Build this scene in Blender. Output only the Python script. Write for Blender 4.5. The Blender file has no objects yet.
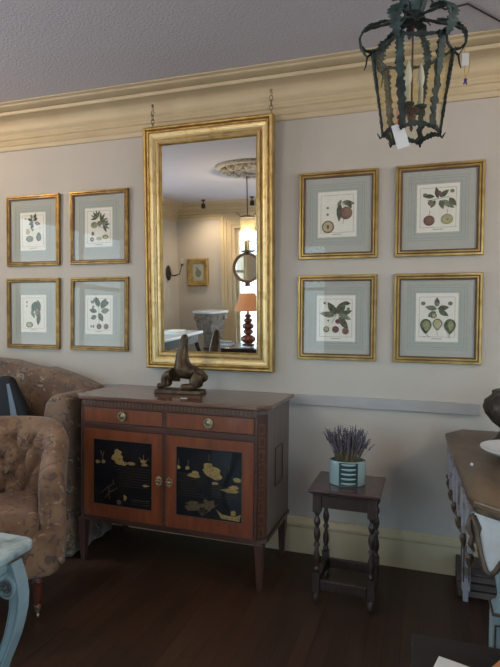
import bpy, bmesh, math, random
from mathutils import Vector, Matrix, noise
random.seed(7)
PI = math.pi
sc = bpy.context.scene
COL = sc.collection

# ------------------------------------------------------------------ camera
F_PX, YAW, PITCH, ROLL = 528.34, math.radians(-18.23), math.radians(-1.53), math.radians(0.544)
fw = Vector((math.sin(YAW)*math.cos(PITCH), math.cos(YAW)*math.cos(PITCH), math.sin(PITCH)))
rt = Vector((math.cos(YAW), -math.sin(YAW), 0)); up = rt.cross(fw)
c_, s_ = math.cos(ROLL), math.sin(ROLL)
rt, up = c_*rt + s_*up, -s_*rt + c_*up
cam = bpy.data.objects.new('camera', bpy.data.cameras.new('camera')); COL.objects.link(cam)
cm = Matrix((rt, up, -fw)).transposed().to_4x4(); cm.translation = Vector((0, -3, 1.3526))
cam.matrix_world = cm
cam.data.sensor_fit = 'VERTICAL'; cam.data.sensor_height = 36; cam.data.sensor_width = 27
cam.data.lens = F_PX/667*36
cam.data.clip_start = .05
sc.camera = cam

# ------------------------------------------------------------------ light and exposure
sc.view_settings.view_transform = 'Standard'; sc.view_settings.look = 'None'
sc.view_settings.gamma = 1; sc.view_settings.use_curve_mapping = False
sc.view_settings.exposure = 0.0
w = bpy.data.worlds.new('world'); sc.world = w; w.use_nodes = True
nt = w.node_tree; nt.nodes.clear()
tc = nt.nodes.new('ShaderNodeTexCoord'); sx = nt.nodes.new('ShaderNodeSeparateXYZ')
cr = nt.nodes.new('ShaderNodeValToRGB'); bg = nt.nodes.new('ShaderNodeBackground'); ow = nt.nodes.new('ShaderNodeOutputWorld')
mr = nt.nodes.new('ShaderNodeMapRange'); mr.inputs[1].default_value = -.6; mr.inputs[2].default_value = .6
nt.links.new(tc.outputs['Generated'], sx.inputs[0]); nt.links.new(sx.outputs[2], mr.inputs[0]); nt.links.new(mr.outputs[0], cr.inputs[0])
e = cr.color_ramp.elements
e[0].position = 0; e[0].color = (.70, .70, .80, 1)
e[1].position = 1; e[1].color = (.50, .74, 1.0, 1)
for p, c in ((.42, (.60, .61, .66, 1)), (.5, (.50, .62, .66, 1)), (.62, (.62, .84, 1.0, 1))):
    n = cr.color_ramp.elements.new(p); n.color = c
bg.inputs[1].default_value = 5.6
nt.links.new(cr.outputs[0], bg.inputs[0]); nt.links.new(bg.outputs[0], ow.inputs[0])

SPOT_W = 42
FY, LX, RX, CZ = -4.75, -3.73, 2.6, 2.75        # front wall, left wall, right wall, ceiling
# windows: (wall, a0, a1, z0, z1); the unseen right wall one is added for more daylight
WINS = [('front', -2.76, -1.35, .30, 2.36), ('front', .95, 2.35, .30, 2.36), ('left', -3.3, -1.2, .45, 2.35), ('right', -3.9, -1.7, .8, 2.35)]
for i, (wl, a0, a1, z0, z1) in enumerate(WINS):   # sky portals that sit in the window openings
    L = bpy.data.lights.new('window_portal', 'AREA'); L.shape = 'RECTANGLE'; L.size = a1-a0; L.size_y = z1-z0
    L.cycles.is_portal = True
    o = bpy.data.objects.new('window_portal', L); COL.objects.link(o)
    if wl == 'front': o.location = ((a0+a1)/2, FY-.16, (z0+z1)/2); o.rotation_euler = (PI/2, 0, PI)
    elif wl == 'left': o.location = (LX-.16, (a0+a1)/2, (z0+z1)/2); o.rotation_euler = (PI/2, 0, -PI/2)
    else: o.location = (RX+.16, (a0+a1)/2, (z0+z1)/2); o.rotation_euler = (PI/2, 0, PI/2)
def point_light(name, loc, power, colour, r=.03):
    L = bpy.data.lights.new(name, 'POINT'); L.energy = power; L.color = colour; L.shadow_soft_size = r
    o = bpy.data.objects.new(name, L); o.location = loc; COL.objects.link(o); return o

# ------------------------------------------------------------------ mesh helpers
class MB:
    def __init__(s): s.v = []; s.f = []; s.m = []; s.mi = 0; s.T = Matrix.Identity(4)
    def add(s, vs, fs):
        k = len(s.v); s.v += [s.T @ Vector(v) for v in vs]
        for f in fs: s.f.append([i+k for i in f]); s.m.append(s.mi)
        return s
    def box(s, x0, x1, y0, y1, z0, z1):
        return s.add([(x, y, z) for x in (x0, x1) for y in (y0, y1) for z in (z0, z1)],
              [(0, 1, 3, 2), (4, 6, 7, 5), (0, 4, 5, 1), (2, 3, 7, 6), (0, 2, 6, 4), (1, 5, 7, 3)])
    def prism(s, pts, a0, a1, axis='y', taper=1, c=(0, 0)):
        """polygon pts extruded along axis; for 'y' pts are (x,z), 'z' (x,y), 'x' (y,z)"""
        def P(p, a, k):
            p = (c[0]+(p[0]-c[0])*k, c[1]+(p[1]-c[1])*k)
            return {'y': (p[0], a, p[1]), 'z': (p[0], p[1], a), 'x': (a, p[0], p[1])}[axis]
        n = len(pts)
        return s.add([P(p, a0, 1) for p in pts]+[P(p, a1, taper) for p in pts],
              [tuple(range(n))[::-1], tuple(range(n, 2*n))]+[(i, (i+1) % n, n+(i+1) % n, n+i) for i in range(n)])
    def lathe(s, prof, n=24, c=(0, 0, 0), sx=1, sy=1, fn=None, ring=False):
        vs, fs = [], []
        for r, z in prof:
            for j in range(n):
                a = 2*PI*j/n; q = r*(fn(a, z) if fn else 1)
                vs.append((c[0]+q*math.cos(a)*sx, c[1]+q*math.sin(a)*sy, c[2]+z))
        for i in range(len(prof)-1):
            for j in range(n):
                k = (j+1) % n; fs.append((i*n+j, i*n+k, (i+1)*n+k, (i+1)*n+j))
        if ring: fs += [((len(prof)-1)*n+j, (len(prof)-1)*n+(j+1) % n, (j+1) % n, j) for j in range(n)]
        else: fs.append(tuple(range(n))[::-1]); fs.append(tuple(range((len(prof)-1)*n, len(prof)*n)))
        return s.add(vs, fs)
    def tube(s, pts, r, n=8, closed=False):
        pts = [Vector(p) for p in pts]; R = r if isinstance(r, (list, tuple)) else [r]*len(pts)
        vs, fs, prev = [], [], None
        N = len(pts)
        for i, p in enumerate(pts):
            a = pts[(i-1) % N] if (closed or i) else p; b = pts[(i+1) % N] if (closed or i < N-1) else p
            t = (b-a).normalized()
            if prev is None: u = t.orthogonal().normalized()
            else: u = (prev-t*prev.dot(t)); u = u.normalized() if u.length > 1e-6 else t.orthogonal().normalized()
            prev = u; q = t.cross(u)
            for j in range(n):
                an = 2*PI*j/n; vs.append(p+(u*math.cos(an)+q*math.sin(an))*R[i])
        for i in range(N if closed else N-1):
            for j in range(n):
                k = (j+1) % n; i2 = (i+1) % N
                fs.append((i*n+j, i*n+k, i2*n+k, i2*n+j))
        if not closed: fs += [tuple(range(n))[::-1], tuple(range((N-1)*n, N*n))]
        return s.add(vs, fs)
    def ball(s, c, r, n=12, m=8, sc_=(1, 1, 1)):
        prof = [(r*math.sin(PI*i/m) if 0 < i < m else r*.02, -r*math.cos(PI*i/m)) for i in range(m+1)]
        T = s.T; s.T = T @ Matrix.Translation(c) @ Matrix.Diagonal((*sc_, 1)); s.lathe(prof, n); s.T = T; return s
    def frame(s, w, h, prof, cx=0, cz=0):
        """mitred frame in the xz plane round a w x h outside; prof = closed list of (inset, y)"""
        n = len(prof); vs, fs = [], []
        for (ax, az) in ((-1, -1), (1, -1), (1, 1), (-1, 1)):
            for d, y in prof: vs.append((cx+ax*(w/2-d), y, cz+az*(h/2-d)))
        for q in range(4):
            r = (q+1) % 4
            for j in range(n):
                k = (j+1) % n; fs.append((q*n+j, q*n+k, r*n+k, r*n+j))
        return s.add(vs, fs)
    def ribbon(s, pts, side, widths, th):
        """flat strip with a varying width along pts; side = cross direction; th = thickness"""
        pts = [Vector(p) for p in pts]; vs, fs = [], []
        N = len(pts)
        for i, p in enumerate(pts):
            t = (pts[min(i+1, N-1)]-pts[max(i-1, 0)]).normalized()
            sd = Vector(side[i] if isinstance(side, list) else side); sd = (sd-t*sd.dot(t)).normalized(); nn = t.cross(sd)*th/2
            wl, wr = widths[i] if isinstance(widths[i], tuple) else (widths[i]/2, widths[i]/2)
            vs += [p-sd*wl-nn, p+sd*wr-nn, p+sd*wr+nn, p-sd*wl+nn]
        for i in range(N-1):
            for j in range(4):
                k = (j+1) % 4; fs.append((i*4+j, i*4+k, i*4+4+k, i*4+4+j))
        fs += [(3, 2, 1, 0), (N*4-4, N*4-3, N*4-2, N*4-1)]
        return s.add(vs, fs)
    def flat(s, pts, y, th=.0006):
        return s.prism(pts, y, y-th, 'y')
    def build(s, name, mats, parent=None, smooth=False, bevel=0, seg=2, subsurf=0, loc=None, auto=None):
        me = bpy.data.meshes.new(name); me.from_pydata([tuple(v) for v in s.v], [], s.f)
        mats = mats if isinstance(mats, (list, tuple)) else [mats]
        for m in mats: me.materials.append(m)
        for p, mi in zip(me.polygons, s.m): p.material_index = mi
        b = bmesh.new(); b.from_mesh(me); bmesh.ops.recalc_face_normals(b, faces=b.faces); b.to_mesh(me); b.free()
        o = bpy.data.objects.new(name, me); COL.objects.link(o)
        if parent: o.parent = parent
        if loc: o.location = loc
        if smooth:
            for p in me.polygons: p.use_smooth = True
            if smooth != 'all':
                me.set_sharp_from_angle(angle=math.radians(40))
        if bevel:
            m = o.modifiers.new('bevel', 'BEVEL'); m.width = bevel; m.segments = seg; m.limit_method = 'ANGLE'; m.angle_limit = math.radians(35)
        if subsurf:
            m = o.modifiers.new('sub', 'SUBSURF'); m.levels = subsurf; m.render_levels = subsurf
        return o

def tag(o, label, cat, group=None, kind=None):
    o['label'] = label; o['category'] = cat
    if group: o['group'] = group
    if kind: o['kind'] = kind
    return o
def thing(name, loc, rz=0, label='', cat='', group=None, rx=0):
    o = bpy.data.objects.new(name, None); o.empty_display_size = .05; COL.objects.link(o)
    o.location = loc; o.rotation_euler = (rx, 0, rz); return tag(o, label, cat, group)
def struct(o, label=None, cat=None):
    o['kind'] = 'structure'
    if label: o['label'] = label
    if cat: o['category'] = cat
    return o

# ------------------------------------------------------------------ materials
def mat(name, col, rough=.6, metal=0, spec=.5, noise_=None, bump=None, coat=0, col2=None, scale=20, detail=4, lo=.35, hi=.65, stretch=(1, 1, 1), bscale=None, emit=None, sheen=0, coords='Object'):
    m = bpy.data.materials.new(name); m.use_nodes = True; N = m.node_tree.nodes; Lk = m.node_tree.links
    b = N['Principled BSDF']; b.inputs['Base Color'].default_value = (*col, 1); b.inputs['Roughness'].default_value = rough
    b.inputs['Metallic'].default_value = metal; b.inputs['Specular IOR Level'].default_value = spec
    b.inputs['Coat Weight'].default_value = coat; b.inputs['Sheen Weight'].default_value = sheen
    if emit: b.inputs['Emission Color'].default_value = (*emit[0], 1); b.inputs['Emission Strength'].default_value = emit[1]
    if col2 or bump:
        t = N.new('ShaderNodeTexCoord'); mp = N.new('ShaderNodeMapping'); mp.inputs['Scale'].default_value = stretch
        Lk.new(t.outputs[coords], mp.inputs[0])
        nz = N.new('ShaderNodeTexNoise'); nz.inputs['Scale'].default_value = scale; nz.inputs['Detail'].default_value = detail
        Lk.new(mp.outputs[0], nz.inputs['Vector'])
    if col2:
        r = N.new('ShaderNodeValToRGB'); r.color_ramp.elements[0].position = lo; r.color_ramp.elements[1].position = hi
        r.color_ramp.elements[0].color = (*col, 1); r.color_ramp.elements[1].color = (*col2, 1)
        Lk.new(nz.outputs['Fac'], r.inputs[0]); Lk.new(r.outputs[0], b.inputs['Base Color'])
    if bump:
        n2 = nz
        if bscale:
            n2 = N.new('ShaderNodeTexNoise'); n2.inputs['Scale'].default_value = bscale; n2.inputs['Detail'].default_value = 3; Lk.new(mp.outputs[0], n2.inputs['Vector'])
        bp = N.new('ShaderNodeBump'); bp.inputs['Strength'].default_value = bump; bp.inputs['Distance'].default_value = .01
        Lk.new(n2.outputs['Fac'], bp.inputs['Height']); Lk.new(bp.outputs[0], b.inputs['Normal'])
    return m

def glass_mat(name, tint=(.985, .99, .985), rough=0.0, ior=1.5, dirt=0.0):
    m = bpy.data.materials.new(name); m.use_nodes = True; N = m.node_tree.nodes; Lk = m.node_tree.links
    N.clear(); o = N.new('ShaderNodeOutputMaterial'); t = N.new('ShaderNodeBsdfTransparent'); g = N.new('ShaderNodeBsdfGlossy'); x = N.new('ShaderNodeMixShader'); f = N.new('ShaderNodeFresnel')
    t.inputs[0].default_value = (*tint, 1); g.inputs['Roughness'].default_value = rough; f.inputs[0].default_value = ior
    gm = N.new('ShaderNodeNewGeometry'); im = N.new('ShaderNodeMath'); im.operation = 'SUBTRACT'; im.inputs[0].default_value = 1; Lk.new(gm.outputs['Backfacing'], im.inputs[1]); pm = N.new('ShaderNodeMath'); pm.operation = 'MULTIPLY'
    Lk.new(f.outputs[0], pm.inputs[0]); Lk.new(im.outputs[0], pm.inputs[1]); Lk.new(pm.outputs[0], x.inputs[0]); Lk.new(t.outputs[0], x.inputs[1]); Lk.new(g.outputs[0], x.inputs[2])
    last = x
    if dirt:
        d = N.new('ShaderNodeBsdfDiffuse'); d.inputs[0].default_value = (.75, .8, .72, 1); y = N.new('ShaderNodeMixShader'); y.inputs[0].default_value = dirt
        Lk.new(x.outputs[0], y.inputs[1]); Lk.new(d.outputs[0], y.inputs[2]); last = y
    Lk.new(last.outputs[0], o.inputs[0]); return m

def wood_mat(name, c1, c2, rough=.4, scale=6, axis='x', coat=0.0, dist=3, sc2=1.0):
    m = bpy.data.materials.new(name); m.use_nodes = True; N = m.node_tree.nodes; Lk = m.node_tree.links; b = N['Principled BSDF']
    t = N.new('ShaderNodeTexCoord'); mp = N.new('ShaderNodeMapping'); st = {'x': (.12, 1, 1), 'y': (1, .12, 1), 'z': (1, 1, .12)}[axis]
    mp.inputs['Scale'].default_value = st; Lk.new(t.outputs['Object'], mp.inputs[0])
    nz = N.new('ShaderNodeTexNoise'); nz.inputs['Scale'].default_value = scale*8; nz.inputs['Detail'].default_value = 6; nz.inputs['Roughness'].default_value = .65
    Lk.new(mp.outputs[0], nz.inputs['Vector'])
    r = N.new('ShaderNodeValToRGB'); r.color_ramp.elements[0].position = .32; r.color_ramp.elements[1].position = .68
    r.color_ramp.elements[0].color = (*c1, 1); r.color_ramp.elements[1].color = (*c2, 1)
    Lk.new(nz.outputs['Fac'], r.inputs[0]); Lk.new(r.outputs[0], b.inputs['Base Color'])
    b.inputs['Roughness'].default_value = rough; b.inputs['Coat Weight'].default_value = coat
    bp = N.new('ShaderNodeBump'); bp.inputs['Strength'].default_value = .15; bp.inputs['Distance'].default_value = .004
    Lk.new(nz.outputs['Fac'], bp.inputs['Height']); Lk.new(bp.outputs[0], b.inputs['Normal'])
    return m

M = {}
M['wall'] = mat('wall_paint', (.50, .47, .43), .75, col2=(.53, .50, .46), scale=3, bump=.12, bscale=160)
M['ceiling'] = mat('ceiling_paint', (.50, .49, .54), .9, bump=.45, scale=80, detail=2, col2=(.54, .53, .58), lo=.4, hi=.6)
M['cream'] = mat('cream_paint', (.54, .45, .29), .55, col2=(.60, .50, .335), scale=5, bump=.05, bscale=60)
M['rail'] = mat('rail_paint', (.37, .37, .38), .6, col2=(.40, .40, .41), scale=8)
M['gold'] = mat('old_gilding', (.36, .24, .08), .40, metal=.85, col2=(.60, .44, .18), scale=14, bump=.12, bscale=60, lo=.3, hi=.7)
M['gold_pale'] = mat('pale_gilding', (.70, .56, .30), .38, metal=.75, col2=(.52, .38, .16), scale=18, lo=.52, hi=.7, bump=.1)
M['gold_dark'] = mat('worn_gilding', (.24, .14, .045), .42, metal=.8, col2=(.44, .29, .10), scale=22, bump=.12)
M['gold_brown'] = mat('frame_groove', (.12, .055, .03), .5)
M['mat_board'] = mat('mat_board', (.44, .45, .42), .8, col2=(.46, .47, .44), scale=60)
M['mat_line'] = mat('mat_wash_line', (.27, .32, .33), .8)
M['mat_band'] = mat('mat_wash_band', (.42, .45, .43), .8)
M['paper'] = mat('print_paper', (.80, .78, .73), .8, col2=(.84, .82, .77), scale=30)
M['ink'] = mat('print_ink', (.12, .12, .11), .8)
M['leaf'] = mat('print_leaf', (.045, .055, .035), .8, col2=(.13, .15, .10), scale=70)
M['leaf2'] = mat('print_leaf_pale', (.13, .15, .11), .8, col2=(.24, .26, .19), scale=80)
M['plum'] = mat('print_plum', (.11, .05, .07), .8, col2=(.24, .13, .14), scale=60)
M['peach'] = mat('print_peach', (.30, .19, .13), .8, col2=(.17, .10, .08), scale=45)
M['pale_fruit'] = mat('print_pale_fruit', (.42, .38, .22), .8, col2=(.52, .48, .30), scale=60)
M['olive'] = mat('print_olive', (.20, .22, .12), .8, col2=(.32, .33, .19), scale=60)
M['glass'] = glass_mat('picture_glass')
M['lantern_glass'] = glass_mat('lantern_glass', (.96, .95, .88), dirt=.015)
M['window_glass'] = glass_mat('window_glass', (.96, .98, .98))
mm = bpy.data.materials.new('old_mirror'); mm.use_nodes = True; b = mm.node_tree.nodes['Principled BSDF']
b.inputs['Base Color'].default_value = (.88, .88, .84, 1); b.inputs['Metallic'].default_value = 1; b.inputs['Roughness'].default_value = .015; M['mirror'] = mm
M['bronze'] = mat('bronze', (.035, .024, .016), .38, metal=.5, col2=(.11, .07, .035), scale=25, bump=.25, bscale=40)
M['brass'] = mat('brass', (.46, .38, .24), .35, metal=1, col2=(.25, .20, .13), scale=50)
M['patina'] = mat('aged_brass', (.22, .19, .13), .4, metal=.9, col2=(.42, .37, .25), scale=60)
M['lacquer'] = mat('black_lacquer', (.008, .009, .012), .12, coat=.5)
M['gold_paint'] = mat('gold_paint', (.40, .27, .10), .5, metal=.3, col2=(.20, .13, .05), scale=90)
M['gold_paint2'] = mat('faded_gold_paint', (.11, .07, .03), .5, col2=(.05, .035, .02), scale=80)
M['satin'] = wood_mat('satinwood', (.115, .026, .010), (.22, .058, .020), .35, 5, 'z', .25)
M['satin_x'] = wood_mat('satinwood_across', (.115, .026, .010), (.22, .058, .020), .35, 5, 'z', .25)
M['rosewood'] = wood_mat('rosewood', (.035, .014, .010), (.085, .032, .022), .35, 6, 'x', .25)
M['rosewood_z'] = wood_mat('rosewood_upright', (.04, .016, .011), (.09, .035, .024), .35, 6, 'z', .2)
M['cab_top'] = wood_mat('cabinet_top_wood', (.10, .05, .036), (.19, .10, .07), .22, 4, 'x', .4)
M['inlay'] = mat('light_inlay', (.14, .062, .028), .4, col2=(.09, .04, .018), scale=60)
M['side_wood'] = wood_mat('side_wood', (.075, .052, .045), (.13, .095, .085), .35, 4, 'z', .25)
M['oak'] = wood_mat('dark_oak', (.026, .016, .015), (.058, .033, .029), .35, 6, 'z', .15)
M['oak_top'] = wood_mat('dark_oak_top', (.040, .023, .022), (.08, .044, .040), .25, 5, 'x', .3)
M['teal'] = mat('turquoise_glaze', (.28, .38, .39), .25, coat=.4)
M['teal_dark'] = mat('dark_green_glaze', (.015, .05, .055), .3)
M['lavender'] = mat('lavender_flower', (.07, .06, .095), .9, col2=(.13, .115, .17), scale=120)
M['stem'] = mat('dry_stem', (.16, .14, .08), .9, col2=(.24, .20, .12), scale=90)
M['verdigris'] = mat('verdigris_iron', (.014, .022, .022), .65, metal=.3, col2=(.035, .052, .05), scale=40, bump=.3)
M['verdigris2'] = mat('verdigris_leaf', (.018, .042, .045), .6, metal=.2, col2=(.045, .085, .088), scale=40, bump=.3)
M['white_card'] = mat('white_card', (.70, .72, .74), .7)
M['bulb'] = mat('clear_bulb', (.75, .78, .78), .1, spec=.8)
M['candle'] = mat('candle_sleeve', (.55, .55, .48), .5)
M['orange'] = mat('orange_string', (.65, .13, .03), .6)
M['purple'] = mat('purple_tassel', (.06, .04, .25), .7)
M['yellow'] = mat('gold_cord', (.45, .30, .08), .5)
M['rustic'] = mat('rustic_table_top', (.075, .045, .022), .4, col2=(.17, .105, .05), scale=7, stretch=(1.5, .5, 1), bump=.2, bscale=25, coat=.15)
M['grey_paint'] = mat('worn_grey_paint', (.33, .33, .37), .6, col2=(.17, .13, .11), scale=16, lo=.56, hi=.68, bump=.2)
M['white_paint'] = mat('worn_white_paint', (.56, .58, .60), .55, col2=(.40, .39, .37), scale=9, lo=.5, hi=.8, bump=.1)
M['brown_rim'] = mat('brown_carved_rim', (.055, .036, .024), .45, col2=(.13, .09, .06), scale=35, bump=.3)
M['blue_paint'] = mat('pale_blue_paint', (.29, .39, .42), .5, col2=(.23, .31, .34), scale=12, bump=.1)
M['blue_line'] = mat('blue_paint_line', (.16, .25, .28), .5)
M['rosette'] = mat('dark_rosette', (.07, .07, .07), .5, col2=(.16, .15, .14), scale=60)
M['marble'] = mat('veined_marble', (.42, .52, .53), .25, col2=(.14, .18, .18), scale=14, detail=10, lo=.44, hi=.7, coat=.2)
M['white_marble'] = mat('white_marble', (.72, .75, .78), .2, col2=(.6, .63, .66), scale=5, detail=8, coat=.2)
M['plank'] = wood_mat('grey_planks', (.07, .05, .045), (.16, .12, .11), .7, 5, 'x')
M['urn'] = mat('dark_urn', (.028, .024, .022), .4, metal=.3, col2=(.07, .055, .045), scale=24, bump=.6, bscale=30)
M['chest'] = wood_mat('chest_wood', (.007, .005, .004), (.014, .010, .008), .85, 5, 'x', .1)
M['tan'] = wood_mat('tan_wood', (.42, .17, .06), (.52, .24, .09), .4, 3, 'x', .1)
M['leg_red'] = wood_mat('mahogany_leg', (.055, .014, .009), (.12, .03, .018), .28, 6, 'z', .4)
M['navy'] = mat('navy_velvet', (.004, .005, .009), .8)
M['ribbon'] = mat('blue_satin', (.10, .13, .18), .4)
M['shade'] = mat('orange_shade', (.50, .23, .11), .8, emit=((.9, .35, .12), .12))
M['lamp_wood'] = mat('turned_red_wood', (.17, .05, .03), .3, coat=.4)
M['stone'] = mat('weathered_stone', (.16, .13, .11), .8, col2=(.28, .25, .22), scale=20, bump=.5)
M['iron'] = mat('dark_iron', (.03, .028, .026), .5, metal=.6)
M['flame'] = mat('candle_bulb_glow', (1, .9, .7), .3, emit=((1, .88, .68), 3))
M['medallion'] = mat('plaster_ornament', (.62, .55, .44), .8, bump=.9, scale=50, col2=(.42, .36, .27), lo=.45, hi=.6)
M['button'] = mat('cloth_button', (.10, .065, .05), .8)
M['curtain'] = mat('cream_curtain', (.6, .57, .5), .8)

def brocade(name, base, base2, motif, motif2, sc1=9, sc2=26):
    m = bpy.data.materials.new(name); m.use_nodes = True; N = m.node_tree.nodes; Lk = m.node_tree.links; b = N['Principled BSDF']
    t = N.new('ShaderNodeTexCoord')
    def nz(s, d=3, dist=0):
        n = N.new('ShaderNodeTexNoise'); n.inputs['Scale'].default_value = s; n.inputs['Detail'].default_value = d; n.inputs['Distortion'].default_value = dist
        Lk.new(t.outputs['Object'], n.inputs['Vector']); return n
    def ramp(src, a, b_, c1, c2):
        r = N.new('ShaderNodeValToRGB'); r.color_ramp.elements[0].position = a; r.color_ramp.elements[1].position = b_
        r.color_ramp.elements[0].color = (*c1, 1); r.color_ramp.elements[1].color = (*c2, 1); Lk.new(src, r.inputs[0]); return r
    def mix(f, a, b_):
        x = N.new('ShaderNodeMix'); x.data_type = 'RGBA'; Lk.new(f, x.inputs[0]); Lk.new(a, x.inputs[6]); Lk.new(b_, x.inputs[7]); return x.outputs[2]
    rgb = lambda c: (lambda n: (setattr(n.outputs[0], 'default_value', (*c, 1)), n.outputs[0])[1])(N.new('ShaderNodeRGB'))
    A = ramp(nz(sc1, 3).outputs[0], .4, .62, base, base2).outputs[0]
    f1 = ramp(nz(sc2, 2, 2.5).outputs[0], .57, .61, (0, 0, 0), (1, 1, 1)).outputs[0]
    f2 = ramp(nz(sc2*1.4, 1, 1.5).outputs[0], .66, .69, (0, 0, 0), (1, 1, 1)).outputs[0]
    c = mix(f2, mix(f1, A, rgb(motif)), rgb(motif2)); Lk.new(c, b.inputs['Base Color'])
    b.inputs['Roughness'].default_value = .8; b.inputs['Sheen Weight'].default_value = .15
    bp = N.new('ShaderNodeBump'); bp.inputs['Strength'].default_value = .25; bp.inputs['Distance'].default_value = .004
    Lk.new(nz(160, 2).outputs[0], bp.inputs['Height']); Lk.new(bp.outputs[0], b.inputs['Normal']); return m
M['brocade'] = brocade('sofa_brocade', (.12, .062, .036), (.19, .115, .068), (.055, .045, .05), (.27, .22, .15), 7, 15)
M['damask'] = brocade('chair_damask', (.165, .085, .045), (.25, .14, .078), (.11, .06, .045), (.29, .20, .14), 7, 14)

def floor_mat():
    m = bpy.data.materials.new('dark_floorboards'); m.use_nodes = True; N = m.node_tree.nodes; Lk = m.node_tree.links; b = N['Principled BSDF']
    t = N.new('ShaderNodeTexCoord'); mp = N.new('ShaderNodeMapping'); mp.inputs['Rotation'].default_value = (0, 0, PI/2); Lk.new(t.outputs['Object'], mp.inputs[0])
    br = N.new('ShaderNodeTexBrick'); br.inputs['Scale'].default_value = 1; br.inputs['Brick Width'].default_value = 1.1; br.inputs['Row Height'].default_value = .07
    br.inputs['Mortar Size'].default_value = .0015; br.inputs['Color1'].default_value = (.058, .028, .016, 1); br.inputs['Color2'].default_value = (.042, .020, .012, 1); br.inputs['Mortar'].default_value = (.014, .008, .006, 1)
    br.offset = .37
    Lk.new(mp.outputs[0], br.inputs['Vector'])
    m2 = N.new('ShaderNodeMapping'); m2.inputs['Scale'].default_value = (1, .08, 1); Lk.new(t.outputs['Object'], m2.inputs[0])
    nz = N.new('ShaderNodeTexNoise'); nz.inputs['Scale'].default_value = 40; nz.inputs['Detail'].default_value = 5; Lk.new(m2.outputs[0], nz.inputs['Vector'])
    mr = N.new('ShaderNodeMapRange'); mr.inputs[3].default_value = .6; mr.inputs[4].default_value = 1.5; Lk.new(nz.outputs[0], mr.inputs[0])
    x = N.new('ShaderNodeMix'); x.data_type = 'RGBA'; x.blend_type = 'MULTIPLY'; x.inputs[0].default_value = 1
    Lk.new(br.outputs[0], x.inputs[6]); Lk.new(mr.outputs[0], x.inputs[7]); Lk.new(x.outputs[2], b.inputs['Base Color'])
    b.inputs['Roughness'].default_value = .42
    bp = N.new('ShaderNodeBump'); bp.inputs['Strength'].default_value = .3; bp.inputs['Distance'].default_value = .002
    Lk.new(br.outputs['Fac'], bp.inputs['Height']); bp.invert = True; Lk.new(bp.outputs[0], b.inputs['Normal']); return m
M['floor'] = floor_mat()

# ------------------------------------------------------------------ room shell
struct(MB().box(LX-.2, RX+.2, FY-.2, .2, -.1, 0).build('floor', M['floor']), 'dark narrow floorboards', 'floor')
struct(MB().box(LX-.2, RX+.2, FY-.2, .2, CZ, CZ+.1).build('ceiling', M['ceiling']), 'pale stippled plaster ceiling', 'ceiling')
struct(MB().box(LX-.2, RX+.2, 0, .2, 0, CZ).build('wall_back', M['wall']), 'greyish beige plaster wall behind the cabinet', 'wall')
def wall_with_holes(name, lo, hi, holes, place, m):
    mb = MB(); cur = lo
    for a0, a1, z0, z1 in holes:
        mb.box(*place(cur, a0), 0, CZ); mb.box(*place(a0, a1), 0, z0); mb.box(*place(a0, a1), z1, CZ); cur = a1
    mb.box(*place(cur, hi), 0, CZ); return mb.build(name, m)
struct(wall_with_holes('wall_front', LX-.2, RX+.2, [x[1:] for x in WINS if x[0] == 'front'], lambda a, b: (a, b, FY-.2, FY), M['wall']), 'plaster wall with tall windows, seen in the gilt mirror', 'wall')
struct(wall_with_holes('wall_left', FY, 0, [x[1:] for x in WINS if x[0] == 'left'], lambda a, b: (LX-.2, LX, a, b), M['wall']), 'plaster wall at the left end of the room', 'wall')
struct(wall_with_holes('wall_right', FY, 0, [x[1:] for x in WINS if x[0] == 'right'], lambda a, b: (RX, RX+.2, a, b), M['wall']), 'plaster wall at the right end of the room', 'wall')

def sweep_room(prof):       # (distance from wall, z), run round the four walls with mitred corners
    mb = MB(); n = len(prof); vs = []; fs = []
    for (x, y, dx, dy) in ((LX, 0, 1, -1), (RX, 0, -1, -1), (RX, FY, -1, 1), (LX, FY, 1, 1)):
        vs += [(x+dx*d, y+dy*d, z) for d, z in prof]
    for q in range(4):
        r = (q+1) % 4
        fs += [(q*n+j, q*n+(j+1) % n, r*n+(j+1) % n, r*n+j) for j in range(n)]
    return mb.add(vs, fs)
crown = [(0, 2.505), (.012, 2.505), (.018, 2.515), (.018, 2.530), (.026, 2.536), (.026, 2.548), (.022, 2.553), (.022, 2.568), (.032, 2.574), (.032, 2.590), (.026, 2.596),
         (.026, 2.610), (.036, 2.618), (.040, 2.630), (.030, 2.636)]
crown += [(.030+.085*(1-math.cos(a*PI/2/6)), 2.636+.062*math.sin(a*PI/2/6)) for a in range(1, 7)]
crown += [(.128, 2.698), (.134, 2.706), (.134, 2.716), (.126, 2.720)]
crown += [(.126+.060*math.sin(a*PI/2/5), 2.720+.018*(1-math.cos(a*PI/2/5))) for a in range(1, 6)]
crown += [(.192, 2.740), (.204, 2.744), (.204, 2.75), (0, 2.75)]
struct(sweep_room(crown).build('trim_1', M['cream'], smooth=True), 'cream stepped and coved cornice', 'cornice')
base = [(0, 0), (.022, 0), (.022, .149), (.010, .151), (.010, .157), (.024, .160), (.024, .170), (.018, .180), (.010, .192), (.008, .200), (0, .200)]
b1 = MB(); n = len(base)
b1.prism([(-d, z) for d, z in base], LX, RX, 'x'); struct(b1.build('baseboard_back', M['cream']), 'tall cream skirting board on the back wall', 'skirting board')
b1 = MB(); b1.prism([(FY+d, z) for d, z in base], LX, RX, 'x'); struct(b1.build('baseboard_front', M['cream']), 'cream skirting board on the window wall', 'skirting board')
b1 = MB(); b1.prism([(LX+d, z) for d, z in base], FY, 0, 'y'); struct(b1.build('baseboard_left', M['cream']), 'cream skirting board on the left wall', 'skirting board')
b1 = MB(); b1.prism([(RX-d, z) for d, z in base], FY, 0, 'y'); struct(b1.build('baseboard_right', M['cream']), 'cream skirting board on the right wall', 'skirting board')
struct(MB().box(-2.05, .285, -.018, 0, .862, .922).build('trim_2', M['rail'], bevel=.002), 'flat pale grey rail board across the back wall', 'rail')

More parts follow.
